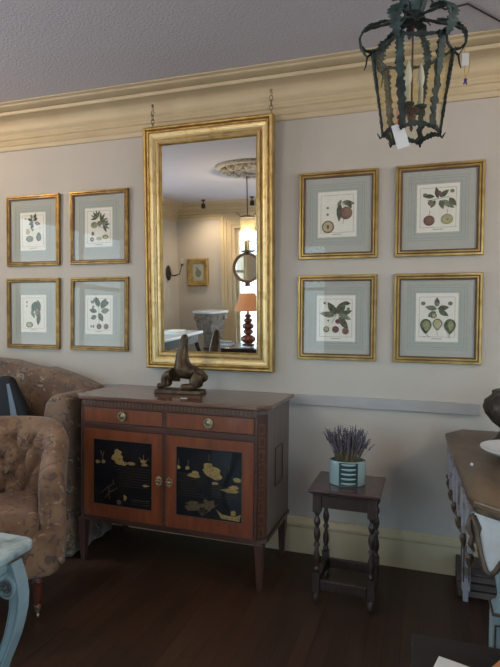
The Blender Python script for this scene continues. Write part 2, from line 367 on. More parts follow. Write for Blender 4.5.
# ceiling medallion seen in the mirror
mb = MB(); R0 = .42
mb.lathe([(R0, CZ), (R0, CZ-.012), (R0-.02, CZ-.03), (R0-.05, CZ-.03), (R0-.06, CZ-.015), (.30, CZ-.012), (.14, CZ-.03), (.05, CZ-.05), (.01, CZ-.055)], 48, (-1.70, -2.47, 0))
for k in range(16):
    a = 2*PI*k/16
    for r in (.18, .27, .33): mb.ball((-1.70+r*math.cos(a+r*3), -2.47+r*math.sin(a+r*3), CZ-.03), .040, 8, 6, (1, 1, .8))
struct(mb.build('trim_3', M['medallion'], smooth='all'), 'round plaster ceiling rose with foliage', 'ceiling rose')

# windows
for i, (wl, a0, a1, z0, z1) in enumerate(WINS):
    r = bpy.data.objects.new('window_%d' % (i+1), None); COL.objects.link(r); r['kind'] = 'structure'
    r['label'] = ['tall window with diamond leaded upper panes, seen in the gilt mirror', 'tall window behind the camera', 'wide window in the left wall', 'wide window in the right wall'][i]; r['category'] = 'window'
    if wl == 'front': r.location = ((a0+a1)/2, FY, (z0+z1)/2)
    elif wl == 'left': r.location = (LX, (a0+a1)/2, (z0+z1)/2); r.rotation_euler = (0, 0, -PI/2)
    else: r.location = (RX, (a0+a1)/2, (z0+z1)/2); r.rotation_euler = (0, 0, PI/2)
    W, H = a1-a0, z1-z0      # local: x along wall, +y into the room for front
    sgn = 1
    cs = MB()
    cw = .22
    for k, (d0, d1, t) in enumerate(((0, .05, .022), (.05, .09, .034), (.09, .13, .022), (.13, .17, .034), (.17, .22, .045))):
        cs.frame(W+2*(.0+d1), H+2*d1, [(0, 0), (0, sgn*t), (d1-d0, sgn*t), (d1-d0, 0)])
    cs.build('casing', M['cream'], r)
    fr = MB().frame(W, H, [(0, -sgn*.02), (.05, -sgn*.02), (.05, -sgn*.08), (0, -sgn*.08)])
    fr.box(-W/2+.04, W/2-.04, min(-sgn*.02, -sgn*.08), max(-sgn*.02, -sgn*.08), H/2-.62, H/2-.57)
    fr.box(-.02, .02, min(-sgn*.03, -sgn*.07), max(-sgn*.03, -sgn*.07), -H/2+.04, H/2-.04)
    fr.build('sash', M['cream'], r)
    MB().box(-W/2+.05, W/2-.05, -sgn*.055-.002, -sgn*.055+.002, -H/2+.05, H/2-.05).build('pane', M['window_glass'], r)
    if i == 0:
        ld = MB(); s = .11; n = int(W/s)+8
        zt, zb = H/2-.05, H/2-.57
        for k in range(-6, n):
            for dr in (1, -1):
                x0 = -W/2+k*s*1.0; 
                pa, pb = (x0, zb), (x0+dr*(zt-zb)*.6, zt)
                # clip to the sash
                def clip(p, q):
                    t0, t1 = 0, 1; dx = q[0]-p[0]
                    for lim, sg in ((-W/2+.05, 1), (W/2-.05, -1)):
                        f0, f1 = sg*(p[0]-lim), sg*(q[0]-lim)
                        if f0 < 0 and f1 < 0: return None
                        if f0 < 0: t0 = max(t0, f0/(f0-f1))
                        if f1 < 0: t1 = min(t1, f0/(f0-f1))
                    if t0 >= t1: return None
                    return [(p[0]+dx*t, p[1]+(q[1]-p[1])*t) for t in (t0, t1)]
                c2 = clip(pa, pb)
                if c2: ld.tube([(c2[0][0], -.05, c2[0][1]), (c2[1][0], -.05, c2[1][1])], .004, 4)
        ld.build('leaded_bars', M['iron'], r)

# ------------------------------------------------------------------ botanical prints
def leaf(mb, x, z, ln, ang, wd, y, mi=1):
    mb.mi = mi; a = math.radians(ang); ca, sa = math.cos(a), math.sin(a); pts = []
    prof = [(0, .03), (.15, .32), (.35, .5), (.6, .45), (.82, .25), (1, 0)]
    L = [(t*ln, w_*wd) for t, w_ in prof] + [(t*ln, -w_*wd) for t, w_ in prof[-2::-1]]
    mb.flat([(x+p*ca-q*sa, z+p*sa+q*ca) for p, q in L], y)
def disc(mb, x, z, r, y, mi, sx=1, sz=1, pear=0):
    mb.mi = mi; n = 16; pts = []
    for k in range(n):
        a = 2*PI*k/n; q = 1-(pear*max(0, math.sin(a))**2*.45)
        pts.append((x+r*sx*math.cos(a)*q, z+r*sz*math.sin(a)*(1+pear*.35*max(0, math.sin(a)))))
    mb.flat(pts, y)
def line(mb, x0, z0, x1, z1, y, t=.0016, mi=0):
    mb.mi = mi; d = Vector((x1-x0, z1-z0)); q = Vector((-d.y, d.x)).normalized()*t/2
    mb.flat([(x0-q.x, z0-q.y), (x1-q.x, z1-q.y), (x1+q.x, z1+q.y), (x0+q.x, z0+q.y)], y)
# artwork description in units where the sheet is 1 wide and 1.2 tall, origin at its centre
# ('L',x,z,len,angle,width,mat) ('D',x,z,r,mat,sx,sz,pear) ('S',x0,z0,x1,z1)
ART = {
 'figs': [('L', 0, .35, .22, 160, .1, 1), ('L', .02, .32, .2, 210, .1, 1), ('L', .05, .35, .18, 30, .09, 1), ('L', .08, .28, .26, -12, .12, 2), ('L', 0, .25, .2, 250, .1, 1), ('L', .1, .42, .18, 80, .09, 1), ('L', -.02, .42, .16, 110, .08, 2),
          ('S', .05, .5, .03, .1), ('D', -.22, .0, .09, 5, 1, 1.2, 0), ('D', .0, .05, .05, 6, 1, 1, 0), ('D', -.14, -.24, .14, 2, 1.15, .8, 0), ('D', -.14, -.24, .08, 6, 1.15, .8, 0), ('D', .28, -.2, .12, 1, .9, 1.15, 1), ('D', .3, -.21, .07, 6, .9, 1.15, 1), ('D', -.32, .42, .03, 0, 1, 1, 0), ('D', .34, .1, .02, 0, 1, 1, 0)],
 'olives': [('L', -.05, .3, .26, a, .07, 1+(i % 2)) for i, a in enumerate((70, 100, 130, 160, 190))] + [('L', .1, .18, .3, a, .075, 1+(i % 2)) for i, a in enumerate((60, 20, -10, -40, 90))] + [('L', .2, .05, .26, a, .07, 1+(i % 2)) for i, a in enumerate((10, -25, -60, 40))] +
           [('S', -.3, .1, .35, -.05), ('D', -.18, .08, .11, 6, 1.2, 1, 0), ('D', .05, .12, .09, 2, 1.1, 1, 0), ('D', -.24, -.2, .05, 2, 1, 1.5, 0), ('D', -.28, -.38, .08, 2, 1, 1, 0), ('D', .03, -.36, .085, 5, 1.3, .8, 0), ('D', .3, -.32, .1, 6, 1.25, .8, 0), ('D', .3, -.32, .05, 5, 1.25, .8, 0), ('D', -.27, -.38, .04, 5, 1, 1, 0)],
 'blue_leaf': [('L', .1, .4, .4, 250, .2, 1), ('L', .2, .45, .5, 275, .2, 1), ('L', .12, .2, .5, 290, .18, 2), ('D', .22, .0, .1, 4, 1, 1.1, 0), ('L', -.1, .1, .3, 300, .12, 2), ('D', -.3, .38, .035, 2, 1, 1, 0), ('D', -.3, .25, .03, 2, 1, 1, 0), ('D', -.18, -.38, .13, 2, 1.2, .8, 0), ('D', -.18, -.38, .08, 5, 1.2, .8, 0), ('L', .25, -.05, .35, 265, .14, 1)],
 'plums_left': [('L', .0, .25, .36, 110, .17, 1), ('L', .1, .2, .38, 60, .2, 1), ('L', .1, .1, .32, 10, .17, 2), ('L', .0, .05, .32, 300, .17, 1), ('L', -.08, .1, .3, 170, .14, 1), ('L', -.1, -.05, .24, 200, .14, 1), ('L', -.22, .38, .16, 80, .08, 2), ('L', -.22, .36, .16, 140, .08, 2), ('L', -.22, .3, .14, 250, .07, 2), ('L', .18, .32, .24, 20, .15, 1),
           ('D', .02, -.38, .1, 3, 1, 1, 0), ('D', .32, -.38, .1, 4, 1, 1, 0), ('D', -.22, -.38, .04, 0, .8, 1.3, 0), ('D', -.32, -.38, .035, 0, .8, 1.3, 0), ('S', .0, .3, .02, -.28)],
 'peach': [('S', .1, .3, .27, .18), ('L', .08, .3, .5, 268, .14, 1), ('L', .15, .32, .34, -8, .13, 2), ('L', .3, .35, .24, 300, .1, 1), ('L', .02, .22, .2, 60, .08, 2), ('D', .27, .02, .18, 3, 1, 1, 0), ('D', .29, .03, .14, 4, 1, 1, 0), ('S', .2, -.15, .18, -.28), ('D', -.27, -.34, .18, 4, 1, 1, 0), ('D', -.27, -.34, .14, 5, 1, 1, 0), ('D', -.27, -.34, .05, 3, .8, 1.2, 0), ('D', -.28, .18, .035, 2, 1, 1, 0), ('D', -.28, -.0, .035, 2, 1, 1, 0)],
 'plums_right': [('L', .02, .1, .42, 125, .17, 1), ('L', .05, .12, .4, 60, .2, 1), ('L', -.02, .08, .42, 172, .15, 2), ('L', .08, .08, .4, 20, .13, 1), ('L', .1, .05, .44, 305, .16, 1), ('L', .1, .12, .36, 335, .12, 2), ('S', .02, .1, -.12, -.14), ('D', .08, -.08, .08, 3, 1.1, .9, 0), ('D', -.28, -.3, .09, 2, 1, 1, 0), ('D', -.28, -.29, .055, 5, 1, 1, 0), ('D', .0, -.3, .1, 3, 1, 1, 0), ('D', .3, -.34, .1, 4, 1, 1, 0), ('D', .3, -.34, .06, 3, 1, 1, 0), ('D', -.34, .42, .04, 2, 1, 1, 0), ('L', .22, .42, .2, -5, .1, 1), ('D', .38, .26, .045, 2, 1, 1, 0), ('D', -.22, -.06, .03, 2, 1, 1, 0)],
 'russets': [('L', -.1, .3, .3, 175, .1, 1), ('L', .0, .25, .3, 100, .11, 1), ('L', .05, .28, .28, 40, .12, 1), ('L', .1, .2, .38, 325, .13, 2), ('L', .05, .2, .25, 290, .11, 1), ('L', -.08, .2, .22, 240, .1, 1), ('L', .3, .25, .28, 310, .12, 1), ('S', -.3, .2, .3, .28), ('D', .02, .38, .07, 3, 1, 1, 0), ('D', -.2, .14, .08, 2, 1, 1, 0), ('D', -.2, .14, .04, 4, 1, 1, 0), ('D', -.36, .36, .045, 2, 1.3, .8, 0), ('D', .38, .42, .05, 2, 1.1, 1, 0),
           ('D', -.24, -.32, .15, 3, 1, .95, 0), ('D', -.22, -.3, .11, 4, 1, .95, 0), ('S', -.24, -.18, -.22, -.06), ('D', .25, -.3, .155, 6, 1, .9, 0), ('D', .25, -.3, .125, 5, 1, .9, 0), ('D', .26, -.31, .02, 0, 1, 1, 0), ('S', .25, -.17, .26, -.04)],
 'pears': [('L', .0, .28, .24, 90, .12, 1), ('L', .02, .22, .28, 10, .13, 1), ('L', .0, .22, .3, 170, .12, 2), ('L', .05, .18, .28, 330, .12, 1), ('L', -.03, .15, .24, 215, .12, 1), ('D', -.1, .05, .08, 2, 1.2, 1, 0), ('D', -.08, .05, .045, 5, 1, 1, 0), ('D', .0, .34, .06, 2, 1, 1, 0), ('D', -.38, .36, .055, 2, 1.1, 1, 0), ('D', .36, .36, .055, 2, 1.1, 1, 0),
           ('D', -.3, -.2, .155, 1, 1, -1.15, 1), ('D', -.28, -.2, .11, 6, .9, -1.15, 1), ('D', .02, -.16, .13, 2, 1, -1.1, 1), ('D', .02, -.16, .1, 5, 1, -1.1, 1), ('D', .36, -.2, .155, 1, 1, -1.15, 1), ('D', .38, -.2, .1, 6, .8, -1.15, 1), ('S', -.28, -.42, -.22, -.5), ('S', .02, -.36, .02, -.46), ('S', .36, -.42, .34, -.52), ('D', -.34, -.5, .015, 0, 1, 1, 0), ('D', -.22, -.5, .015, 0, 1, 1, 0)],
}
AM = ['ink', 'leaf', 'leaf2', 'plum', 'peach', 'pale_fruit', 'olive', 'paper']
def picture(x0, x1, z0, z1, art, label, fwid=.034, tilt=0, prints=(.48, .53), off=(0, 0), double=False, yaw=0):
    x0 += .004+(.005 if x0 < -1.5 else 0); x1 -= .003; z0 += .003; z1 -= .003
    w_, h_ = x1-x0, z1-z0
    root = thing('framed_print', ((x0+x1)/2, -.002, z0), yaw, label, 'framed print', 'framed fruit engravings on the back wall', rx=tilt)
    cz = h_/2
    f = MB(); f.mi = 0
    f.frame(w_, h_, [(0, 0), (0, -.014), (.003, -.019), (fwid*.34, -.020), (fwid*.42, -.016), (fwid*.42, -.002)], 0, cz)
    f.mi = 1; f.frame(w_-2*fwid*.41, h_-2*fwid*.41, [(0, -.002), (0, -.0145), (fwid*.12, -.0145), (fwid*.12, -.002)], 0, cz)
    f.mi = 0; f.frame(w_-2*fwid*.52, h_-2*fwid*.52, [(0, -.002), (0, -.017), (fwid*.06, -.019), (fwid*.20, -.019), (fwid*.27, -.015), (fwid*.27, -.002)], 0, cz)
    f.mi = 1; f.frame(w_-2*fwid*.78, h_-2*fwid*.78, [(0, -.002), (0, -.0148), (fwid*.22, -.0125), (fwid*.22, -.002)], 0, cz)
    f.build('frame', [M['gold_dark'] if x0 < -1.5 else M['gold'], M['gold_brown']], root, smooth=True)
    iw, ih = w_-2*fwid, h_-2*fwid
    m = MB(); m.mi = 0; m.box(-iw/2-.001, iw/2+.001, -.004, -.001, cz-ih/2-.001, cz+ih/2+.001)
    pw, ph = w_*prints[0], h_*prints[1]; cx, cc = off[0]*w_, cz+off[1]*h_
    m.mi = 2; m.frame(pw+.060, ph+.060, [(0, -.004), (0, -.0045), (.018, -.0045), (.018, -.004)], cx, cc)
    m.mi = 1
    for g in (.022, .062, .086): m.frame(pw+g, ph+g, [(0, -.004), (0, -.0048), (.0018, -.0048), (.0018, -.004)], cx, cc)
    m.build('mat', [M['mat_board'], M['mat_line'], M['mat_band']], root)
    a = MB(); a.mi = 7; a.box(cx-pw/2, cx+pw/2, -.0050, -.0040, cc-ph/2, cc+ph/2)
    a.mi = 0
    for sx in (-1, 1): a.box(cx+sx*pw*.42-.0006, cx+sx*pw*.42+.0006, -.0054, -.0050, cc-ph*.40, cc+ph*.42)
    for zz in (-.40, .42): a.box(cx-pw*.42, cx+pw*.42, -.0054, -.0050, cc+ph*zz-.0006, cc+ph*zz+.0006)
    a.box(cx-pw*.12, cx+pw*.12, -.0054, -.0050, cc-ph*.445, cc-ph*.435)
    sx, sz = pw*.86, ph*.80
    y = -.0050
    for k, it in enumerate(ART[art]):
        y = -.0050-.00035*(k+1)*.6
        if it[0] == 'L': leaf(a, cx+it[1]*sx, cc+it[2]*sz, it[3]*sx*1.12, it[4], it[5]*sx*1.25, y, it[6])
        elif it[0] == 'D': disc(a, cx+it[1]*sx, cc+it[2]*sz, it[3]*sx*1.05, y, it[4], it[5], it[6], it[7])
        else: line(a, cx+it[1]*sx, cc+it[2]*sz, cx+it[3]*sx, cc+it[4]*sz, y, .002)
    a.build('print', [M[k] for k in AM], root)
    MB().box(-iw/2-.002, iw/2+.002, -.0135, -.0120, cz-ih/2-.002, cz+ih/2+.002).build('glass', M['glass'], root)
    return root
r_ = math.radians
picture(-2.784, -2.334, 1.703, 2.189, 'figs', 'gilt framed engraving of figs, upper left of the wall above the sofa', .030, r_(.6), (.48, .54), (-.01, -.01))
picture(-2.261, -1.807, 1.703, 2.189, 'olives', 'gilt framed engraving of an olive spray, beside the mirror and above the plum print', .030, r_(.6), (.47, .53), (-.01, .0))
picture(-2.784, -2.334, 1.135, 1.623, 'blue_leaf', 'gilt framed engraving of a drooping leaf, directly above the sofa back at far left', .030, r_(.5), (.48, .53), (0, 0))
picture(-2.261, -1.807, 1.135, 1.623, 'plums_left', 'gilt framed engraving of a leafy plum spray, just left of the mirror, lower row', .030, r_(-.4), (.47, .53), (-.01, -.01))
picture(-.697, -.247, 1.696, 2.191, 'peach', 'gilt framed engraving of a peach, just right of the mirror, upper row', .036, r_(.8), (.49, .52), (-.01, .01))
picture(-.697, -.247, 1.124, 1.611, 'plums_right', 'gilt framed engraving of leaves over two round plums, just right of the mirror, lower row', .036, r_(.3), (.49, .54), (-.01, -.01))
picture(-.163, .289, 1.696, 2.191, 'russets', 'gilt framed engraving of a brown apple beside a pale halved one, far right upper row', .036, r_(.7), (.48, .52), (-.01, .02))
picture(-.163, .289, 1.124, 1.611, 'pears', 'gilt framed engraving of three pears in a row, far right lower row', .036, r_(.6), (.48, .54), (0, .01))

# ------------------------------------------------------------------ big gilt mirror, leaning out from the wall on two chains
TH = math.radians(2.3)
MX0, MX1, MZ0, MZ1 = -1.656, -.829, 1.044, 2.520
mir = thing('wall_mirror', ((MX0+MX1)/2, -.003, MZ0), 0, 'large rectangular mirror in a broad stepped gilt frame above the cabinet', 'mirror', rx=TH)
mw, mh = MX1-MX0, MZ1-MZ0
f = MB()
f.frame(mw, mh, [(0, 0), (0, -.042), (.003, -.052), (.010, -.056), (.018, -.054), (.022, -.046), (.022, 0)], 0, mh/2)
f.mi = 1
f.frame(mw, mh, [(.021, 0), (.021, -.045), (.028, -.050), (.036, -.047), (.038, -.041), (.038, 0)], 0, mh/2)
f.mi = 2
f.frame(mw, mh, [(.037, 0), (.037, -.041), (.043, -.041), (.069, -.024), (.069, 0)], 0, mh/2)
f.mi = 1
f.frame(mw, mh, [(.068, 0), (.068, -.023), (.072, -.021), (.078, -.021), (.080, 0)], 0, mh/2)
f.mi = 2
f.frame(mw, mh, [(.079, 0), (.079, -.024), (.082, -.032), (.090, -.034), (.096, -.030), (.098, -.022), (.098, 0)], 0, mh/2)
f.mi = 0
f.frame(mw, mh, [(.097, 0), (.097, -.022), (.104, -.024), (.110, -.016), (.110, 0)], 0, mh/2)
f.build('frame', [M['gold'], M['gold_dark'], M['gold_pale']], mir, smooth=True)
MB().box(-mw/2+.108, mw/2-.108, -.014, -.010, .108, mh-.108).build('mirror_glass', M['mirror'], mir)
for sx, ln in ((-1, .055), (1, .018)):
    ch = MB(); x = sx*(mw/2-ln)
    for k in range(4):
        a = [(math.cos(t)*.010, math.sin(t)*.017) for t in [2*PI*j/10 for j in range(10)]]
        zc = mh+.012+k*.026
        ch.tube([(x+(p if k % 2 else 0), -.020+(0 if k % 2 else p), zc+q) for p, q in a], .0035, 6, True)
    ch.tube([(x, -.020, mh+.105), (x+.008, -.020, mh+.118), (x, -.02, mh+.128), (x-.006, -.02, mh+.120)], .0035, 6)
    ch.ball((x, -.02, mh+.135), .009, 8, 6)
    ch.build('hanging_chain', M['patina'], mir, smooth='all')

# ------------------------------------------------------------------ cabinet
CW, CD = 1.093, .483
cab = thing('side_cabinet', (-1.2685, -.057, 0), r_(-.6), 'reddish wood cabinet with two black lacquered doors under the gilt mirror', 'cabinet')
hw = CW/2; ch_ = .045
foot = [(-hw, 0), (hw, 0), (hw, -CD+ch_), (hw-ch_, -CD), (-hw+ch_, -CD), (-hw, -CD+ch_)]
body = MB()
body.prism(foot, .241, .262, 'z'); body.prism(foot, .885, .905, 'z')
body.prism([(-hw+.004, -.004), (hw-.004, -.004), (hw-.004, -CD+ch_), (hw-ch_, -CD+.012), (-hw+ch_, -CD+.012), (-hw+.004, -CD+ch_)], .262, .885, 'z')
body.build('carcass', M['side_wood'], cab)
rails = MB()
for z0, z1, d in ((.241, .268, .004), (.752, .784, .004), (.868, .874, .001)): rails.box(-hw+ch_, hw-ch_, -CD-d, -CD+.015, z0, z1)
rails.box(-.011, .011, -CD-.003, -CD+.014, .268, .752); rails.box(-.009, .009, -CD-.003, -CD+.014, .784, .868)
for sx in (-1, 1): rails.box(sx*(hw-ch_)-.008, sx*(hw-ch_)+.008, -CD-.003, -CD+.014, .268, .87)
rails.build('front_rails', M['rosewood'], cab, bevel=.0015)
# canted corner posts with geometric inlay
for sx in (-1, 1):
    p = MB(); a = Vector((sx*(hw-ch_), -CD)); b_ = Vector((sx*hw, -CD+ch_)); d = (b_-a).normalized(); nn = Vector((sx*.7071, -.7071))
    L = (b_-a).length
    def quad(u0, u1, z0, z1, h0, h1, mi):
        p.mi = mi; q = [a+d*u0+nn*h0, a+d*u1+nn*h0, a+d*u1+nn*h1, a+d*u0+nn*h1]
        p.prism([(v.x, v.y) for v in q], z0, z1, 'z')
    quad(0, L, .262, .885, -.01, .002, 0)
    for k in range(9):
        zc = .30+k*.064
        quad(.014, L-.014, zc-.026, zc+.026, .002, .003, 1); quad(.020, L-.026+(k % 2)*.006, zc-.018, zc+.014, .003, .0038, 0)
    p.build('corner_post', [M['rosewood_z'], M['inlay']], cab)
# top slab with moulded edge
top = MB(); o = .03
tp = lambda o: [(-hw-o, 0), (hw+o, 0), (hw+o, -CD+ch_-o*.4), (hw-ch_+o*.4, -CD-o), (-hw+ch_-o*.4, -CD-o), (-hw-o, -CD+ch_-o*.4)]
top.prism(tp(.010), .905, .911, 'z'); top.prism(tp(.024), .911, .930, 'z')
top.build('top', M['cab_top'], cab, bevel=.004, seg=3)
fr = MB(); fr.mi = 0; fr.box(-hw+ch_, hw-ch_, -CD-.002, -CD+.015, .874, .904)
n = 46
for k in range(n):
    fr.mi = 1; x = -hw+ch_+(k+.5)*(2*hw-2*ch_)/n; fr.box(x-.0065, x+.0065, -CD-.0035, -CD-.002, .878, .900)
fr.build('inlaid_frieze', [M['rosewood'], M['inlay']], cab)
for sx in (-1, 1):
    x0, x1 = (.010, hw-ch_-.009) if sx > 0 else (-hw+ch_+.009, -.010)
    xc, ww = (x0+x1)/2, x1-x0
    dr = MB(); dr.box(x0, x1, -CD-.004, -CD+.012, .787, .866); d_o = dr.build('drawer', M['satin_x'], cab, bevel=.002)
    s = MB(); s.mi = 0; s.frame(ww, .079, [(.002, -CD-.0035), (.002, -CD-.0052), (.006, -CD-.0052), (.006, -CD-.0035)], xc, .8265); s.build('crossbanding', M['inlay'], d_o)
    pu = MB(); pu.T = Matrix.Translation((xc, -CD-.004, .828)) @ Matrix.Rotation(PI/2, 4, 'X')
    pu.lathe([(.0005, -.002), (.019, -.002), (.018, .002), (.010, .003), (.006, .007), (.0005, .008)], 18)
    pu.tube([(math.cos(t)*.022, math.sin(t)*.022, .006) for t in [2*PI*j/20 for j in range(20)]], .0046, 6, True)
    pu.build('ring_pull', M['patina'], d_o, smooth=True)
    # door
    z0, z1 = .270, .750
    t = MB(); px0, px1, pz0, pz1 = x0+.062, x1-.062, z0+.070, z1-.056
    t.mi = 0
    t.box(x0, px0, -CD-.004, -CD+.012, z0, z1); t.box(px1, x1, -CD-.004, -CD+.012, z0, z1)
    t.box(px0, px1, -CD-.004, -CD+.012, z0, pz0); t.box(px0, px1, -CD-.004, -CD+.012, pz1, z1)
    t.mi = 1; t.frame(px1-px0+.010, pz1-pz0+.010, [(0, -CD-.0035), (0, -CD-.0055), (.005, -CD-.0055), (.005, -CD-.0035)], (px0+px1)/2, (pz0+pz1)/2)
    t.frame(ww, z1-z0, [(.001, -CD-.0035), (.001, -CD-.005), (.004, -CD-.005), (.004, -CD-.0035)], xc, (z0+z1)/2)
    do = t.build('door', [M['satin'], M['inlay']], cab)
    pn = MB(); pn.mi = 0; pn.box(px0, px1, -CD-.001, -CD+.008, pz0, pz1)
    PW, PH = px1-px0, pz1-pz0; rnd = random.Random(3+sx)
    Y = [-CD-.001]
    def blob(u, v, ru, rv, mi=1, k=14, j=.35):
        Y[0] -= .00004; pn.mi = mi; pts = []
        for i in range(k):
            an = 2*PI*i/k; q = 1-j/2+j*rnd.random(); pts.append((px0+PW*u+ru*PW*q*math.cos(an), pz0+PH*v+rv*PH*q*math.sin(an)))
        pn.flat(pts, Y[0], .0004)
    def stroke(u0, v0, u1, v1, t_=.0012, mi=1):
        Y[0] -= .00004; line(pn, px0+PW*u0, pz0+PH*v0, px0+PW*u1, pz0+PH*v1, Y[0], t_, mi)
    if sx > 0:
        for (u, v, a_, c2) in ((.50, .76, .07, .05), (.56, .68, .12, .07), (.62, .62, .09, .045), (.47, .70, .06, .06), (.27, .60, .10, .035), (.30, .64, .05, .035), (.17, .70, .035, .03), (.03, .70, .03, .03), (.93, .60, .06, .035), (.82, .44, .13, .03), (.88, .49, .07, .03), (.60, .52, .05, .02)): blob(u, v, a_, c2)
        for u, v in ((.18, .72), (.03, .72), (.80, .70), (.5, .83)): stroke(u, v, u+.005, v+.10)
        for u in (-.05, 0, .05): stroke(.80, .74, .80+u, .79, .002, 2)
        for k in range(10): v = .30+.035*k; stroke(.02+.03*(k % 3), v, .3+.2*rnd.random(), v, .0009, 2)
        for k in range(6): v = .33+.03*k; stroke(.55, v, .95, v, .0009, 2)
        for (u, v, a_, c2) in ((.3, .16, .14, .06), (.5, .20, .1, .08), (.2, .12, .06, .04)): blob(u, v, a_, c2, 2, 18, .8)
        for k in range(9): stroke(.4, .03, .25+.05*k, .2+.08*rnd.random(), .0018, 2)
        Y[0] -= .0001; pn.mi = 1; pn.flat([(px0+PW*a_, pz0+PH*c2) for a_, c2 in ((.62, .15), (.70, .03), (.97, .02), (.99, .12), (.9, .08), (.72, .09))], Y[0], .0004)
        blob(.88, .13, .04, .04)
    else:
        for (u, v, a_, c2) in ((.42, .82, .06, .05), (.40, .74, .10, .06), (.45, .69, .08, .05), (.52, .66, .06, .03), (.65, .67, .07, .025), (.17, .66, .035, .03), (.07, .65, .04, .03), (.86, .72, .05, .03), (.88, .67, .06, .02)): blob(u, v, a_, c2)
        for u, v, du, dv in ((.15, .70, .03, .12), (.15, .75, -.03, .08), (.84, .72, -.05, .06), (.88, .72, .06, .05), (.86, .74, 0, .08)): stroke(u, v, u+du, v+dv, .0025)
        for k in range(8): v = .32+.04*k; stroke(.3+.2*rnd.random(), v, .97, v, .0009, 2)
        for (u0, v0, u1, v1) in ((.28, .08, .26, .28), (.26, .28, .14, .18), (.26, .28, .36, .34), (.3, .2, .42, .28), (.2, .1, .3, .22), (.36, .34, .33, .40)): stroke(u0, v0, u1, v1, .0045, 2)
        blob(.55, .14, .03, .05, 1, 10, .8); blob(.44, .06, .04, .04, 2); blob(.9, .36, .05, .02, 1); stroke(.68, .12, .97, .13, .0012, 1); stroke(.66, .09, .97, .10, .0012, 2); stroke(.66, .06, .97, .07, .0012, 2)
    pn.build('lacquer_panel', [M['lacquer'], M['gold_paint'], M['gold_paint2']], do)
    kn = MB(); kx = x0+.020 if sx > 0 else x1-.020
    for k in range(8): kn.ball((kx+.014*math.cos(k*PI/4), -CD-.006, .502+.021*math.sin(k*PI/4)), .0072, 8, 6, (1, .5, 1))
    kn.ball((kx, -CD-.010, .502), .010, 10, 8, (1, .7, 1)); kn.build('escutcheon', M['brass'], do, smooth='all')
# side panel line inlay (right side)
si = MB()
si.T = Matrix.Translation((hw-.002, -.22, .58)) @ Matrix.Rotation(PI/2, 4, 'Z')
si.frame(.14, .20, [(0, .0), (0, -.004), (.004, -.004), (.004, 0)]); si.build('side_inlay', M['rosewood'], cab)
sb = MB(); sb.box(hw-.003, hw+.003, -CD+ch_, 0, .241, .262); sb.build('side_moulding', M['rosewood'], cab)
for sx in (-1, 1):
    for back in (0, 1):
        l = MB(); cx, cy = sx*(hw-.030), (-.03 if back else -CD+.030)
        q = .023 if not back else .024
        l.prism([(cx-q, cy-q), (cx+q, cy-q), (cx+q, cy+q), (cx-q, cy+q)], .241, 0, 'z', .55, (cx, cy))
        l.build('leg', M['rosewood_z'], cab, bevel=.003)

# small paper label on the cabinet top
tag(MB().box(-1.222, -1.187, -.462, -.447, .9305, .9325).build('paper_label', M['white_card']), 'tiny pale paper label lying on the cabinet top in front of the bronze', 'label')

# ------------------------------------------------------------------ bronze animal with head raised
dog = thing('bronze_sculpture', (-1.305, -.27, .9305), r_(4), 'dark bronze figure of a seated hound with muzzle raised, on the cabinet top', 'sculpture')
bz = MB(); rb = random.Random(5)
bz.prism([(-.150, -.058), (-.05, -.068), (.06, -.064), (.132, -.055), (.134, .050), (.03, .060), (-.08, .055), (-.152, .034)], 0, .022, 'z', .95)
bz.build('plinth', M['bronze'], dog, bevel=.004)
def skin(name, verts, edges, m, parent, sub=2, root=0):
    me = bpy.data.meshes.new(name); bm = bmesh.new(); ly = bm.verts.layers.skin.verify(); vs = []
    for i, (p, r) in enumerate(verts):
        v = bm.verts.new(p); v[ly].radius = (r, r) if not isinstance(r, tuple) else r; v[ly].use_root = (i == root); vs.append(v)
    for a, b_ in edges: bm.edges.new((vs[a], vs[b_]))
    bm.to_mesh(me); bm.free(); o = bpy.data.objects.new(name, me); COL.objects.link(o); me.materials.append(m)
    if parent: o.parent = parent
    s = o.modifiers.new('skin', 'SKIN'); s.use_smooth_shade = True; s.branch_smoothing = .6
    o.modifiers.new('sub', 'SUBSURF').levels = sub; o.modifiers['sub'].render_levels = sub
    return o
V = [((.106, 0, .112), (.062, .060)),
     ((.074, 0, .120), .060), ((.040, 0, .125), .066), ((.006, 0, .135), .068),
     ((.000, 0, .182), .056), ((.002, 0, .228), .038),
     ((.010, 0, .268), .028), ((.014, 0, .300), .029), ((.019, 0, .338), .018),
     ((-.014, .028, .112), .034), ((-.082, .032, .104), .024), ((-.092, .034, .070), .019), ((-.086, .036, .044), .018), ((-.136, .038, .037), .018),
     ((-.014, -.030, .106), .036), ((-.086, -.038, .104), .025), ((-.096, -.040, .070), .020), ((-.090, -.042, .044), .019), ((-.134, -.044, .037), .019),
     ((.116, .028, .090), .044), ((.078, .038, .062), .032), ((.096, .040, .042), .024), ((.046, .040, .038), .020),
     ((.118, -.028, .092), .048), ((.084, -.042, .066), .036), ((.100, -.044, .044), .026), ((.052, -.044, .040), .022), ((.008, -.044, .036), .020)]
E_ = [(0, 1), (1, 2), (2, 3), (3, 4), (4, 5), (5, 6), (6, 7), (7, 8), (3, 9), (9, 10), (10, 11), (11, 12), (12, 13), (3, 14), (14, 15), (15, 16), (16, 17), (17, 18),
      (0, 19), (19, 20), (20, 21), (21, 22), (0, 23), (23, 24), (24, 25), (25, 26), (26, 27)]
skin('hound_body', V, E_, M['bronze'], dog)
for sy in (-1, 1):
    ea = MB(); ea.ribbon([(.022, sy*.017, .294), (.036, sy*.022, .280), (.044, sy*.020, .262)], (0, 1, 0), [.010, .014, .003], .004); ea.build('ear', M['bronze'], dog, subsurf=1)

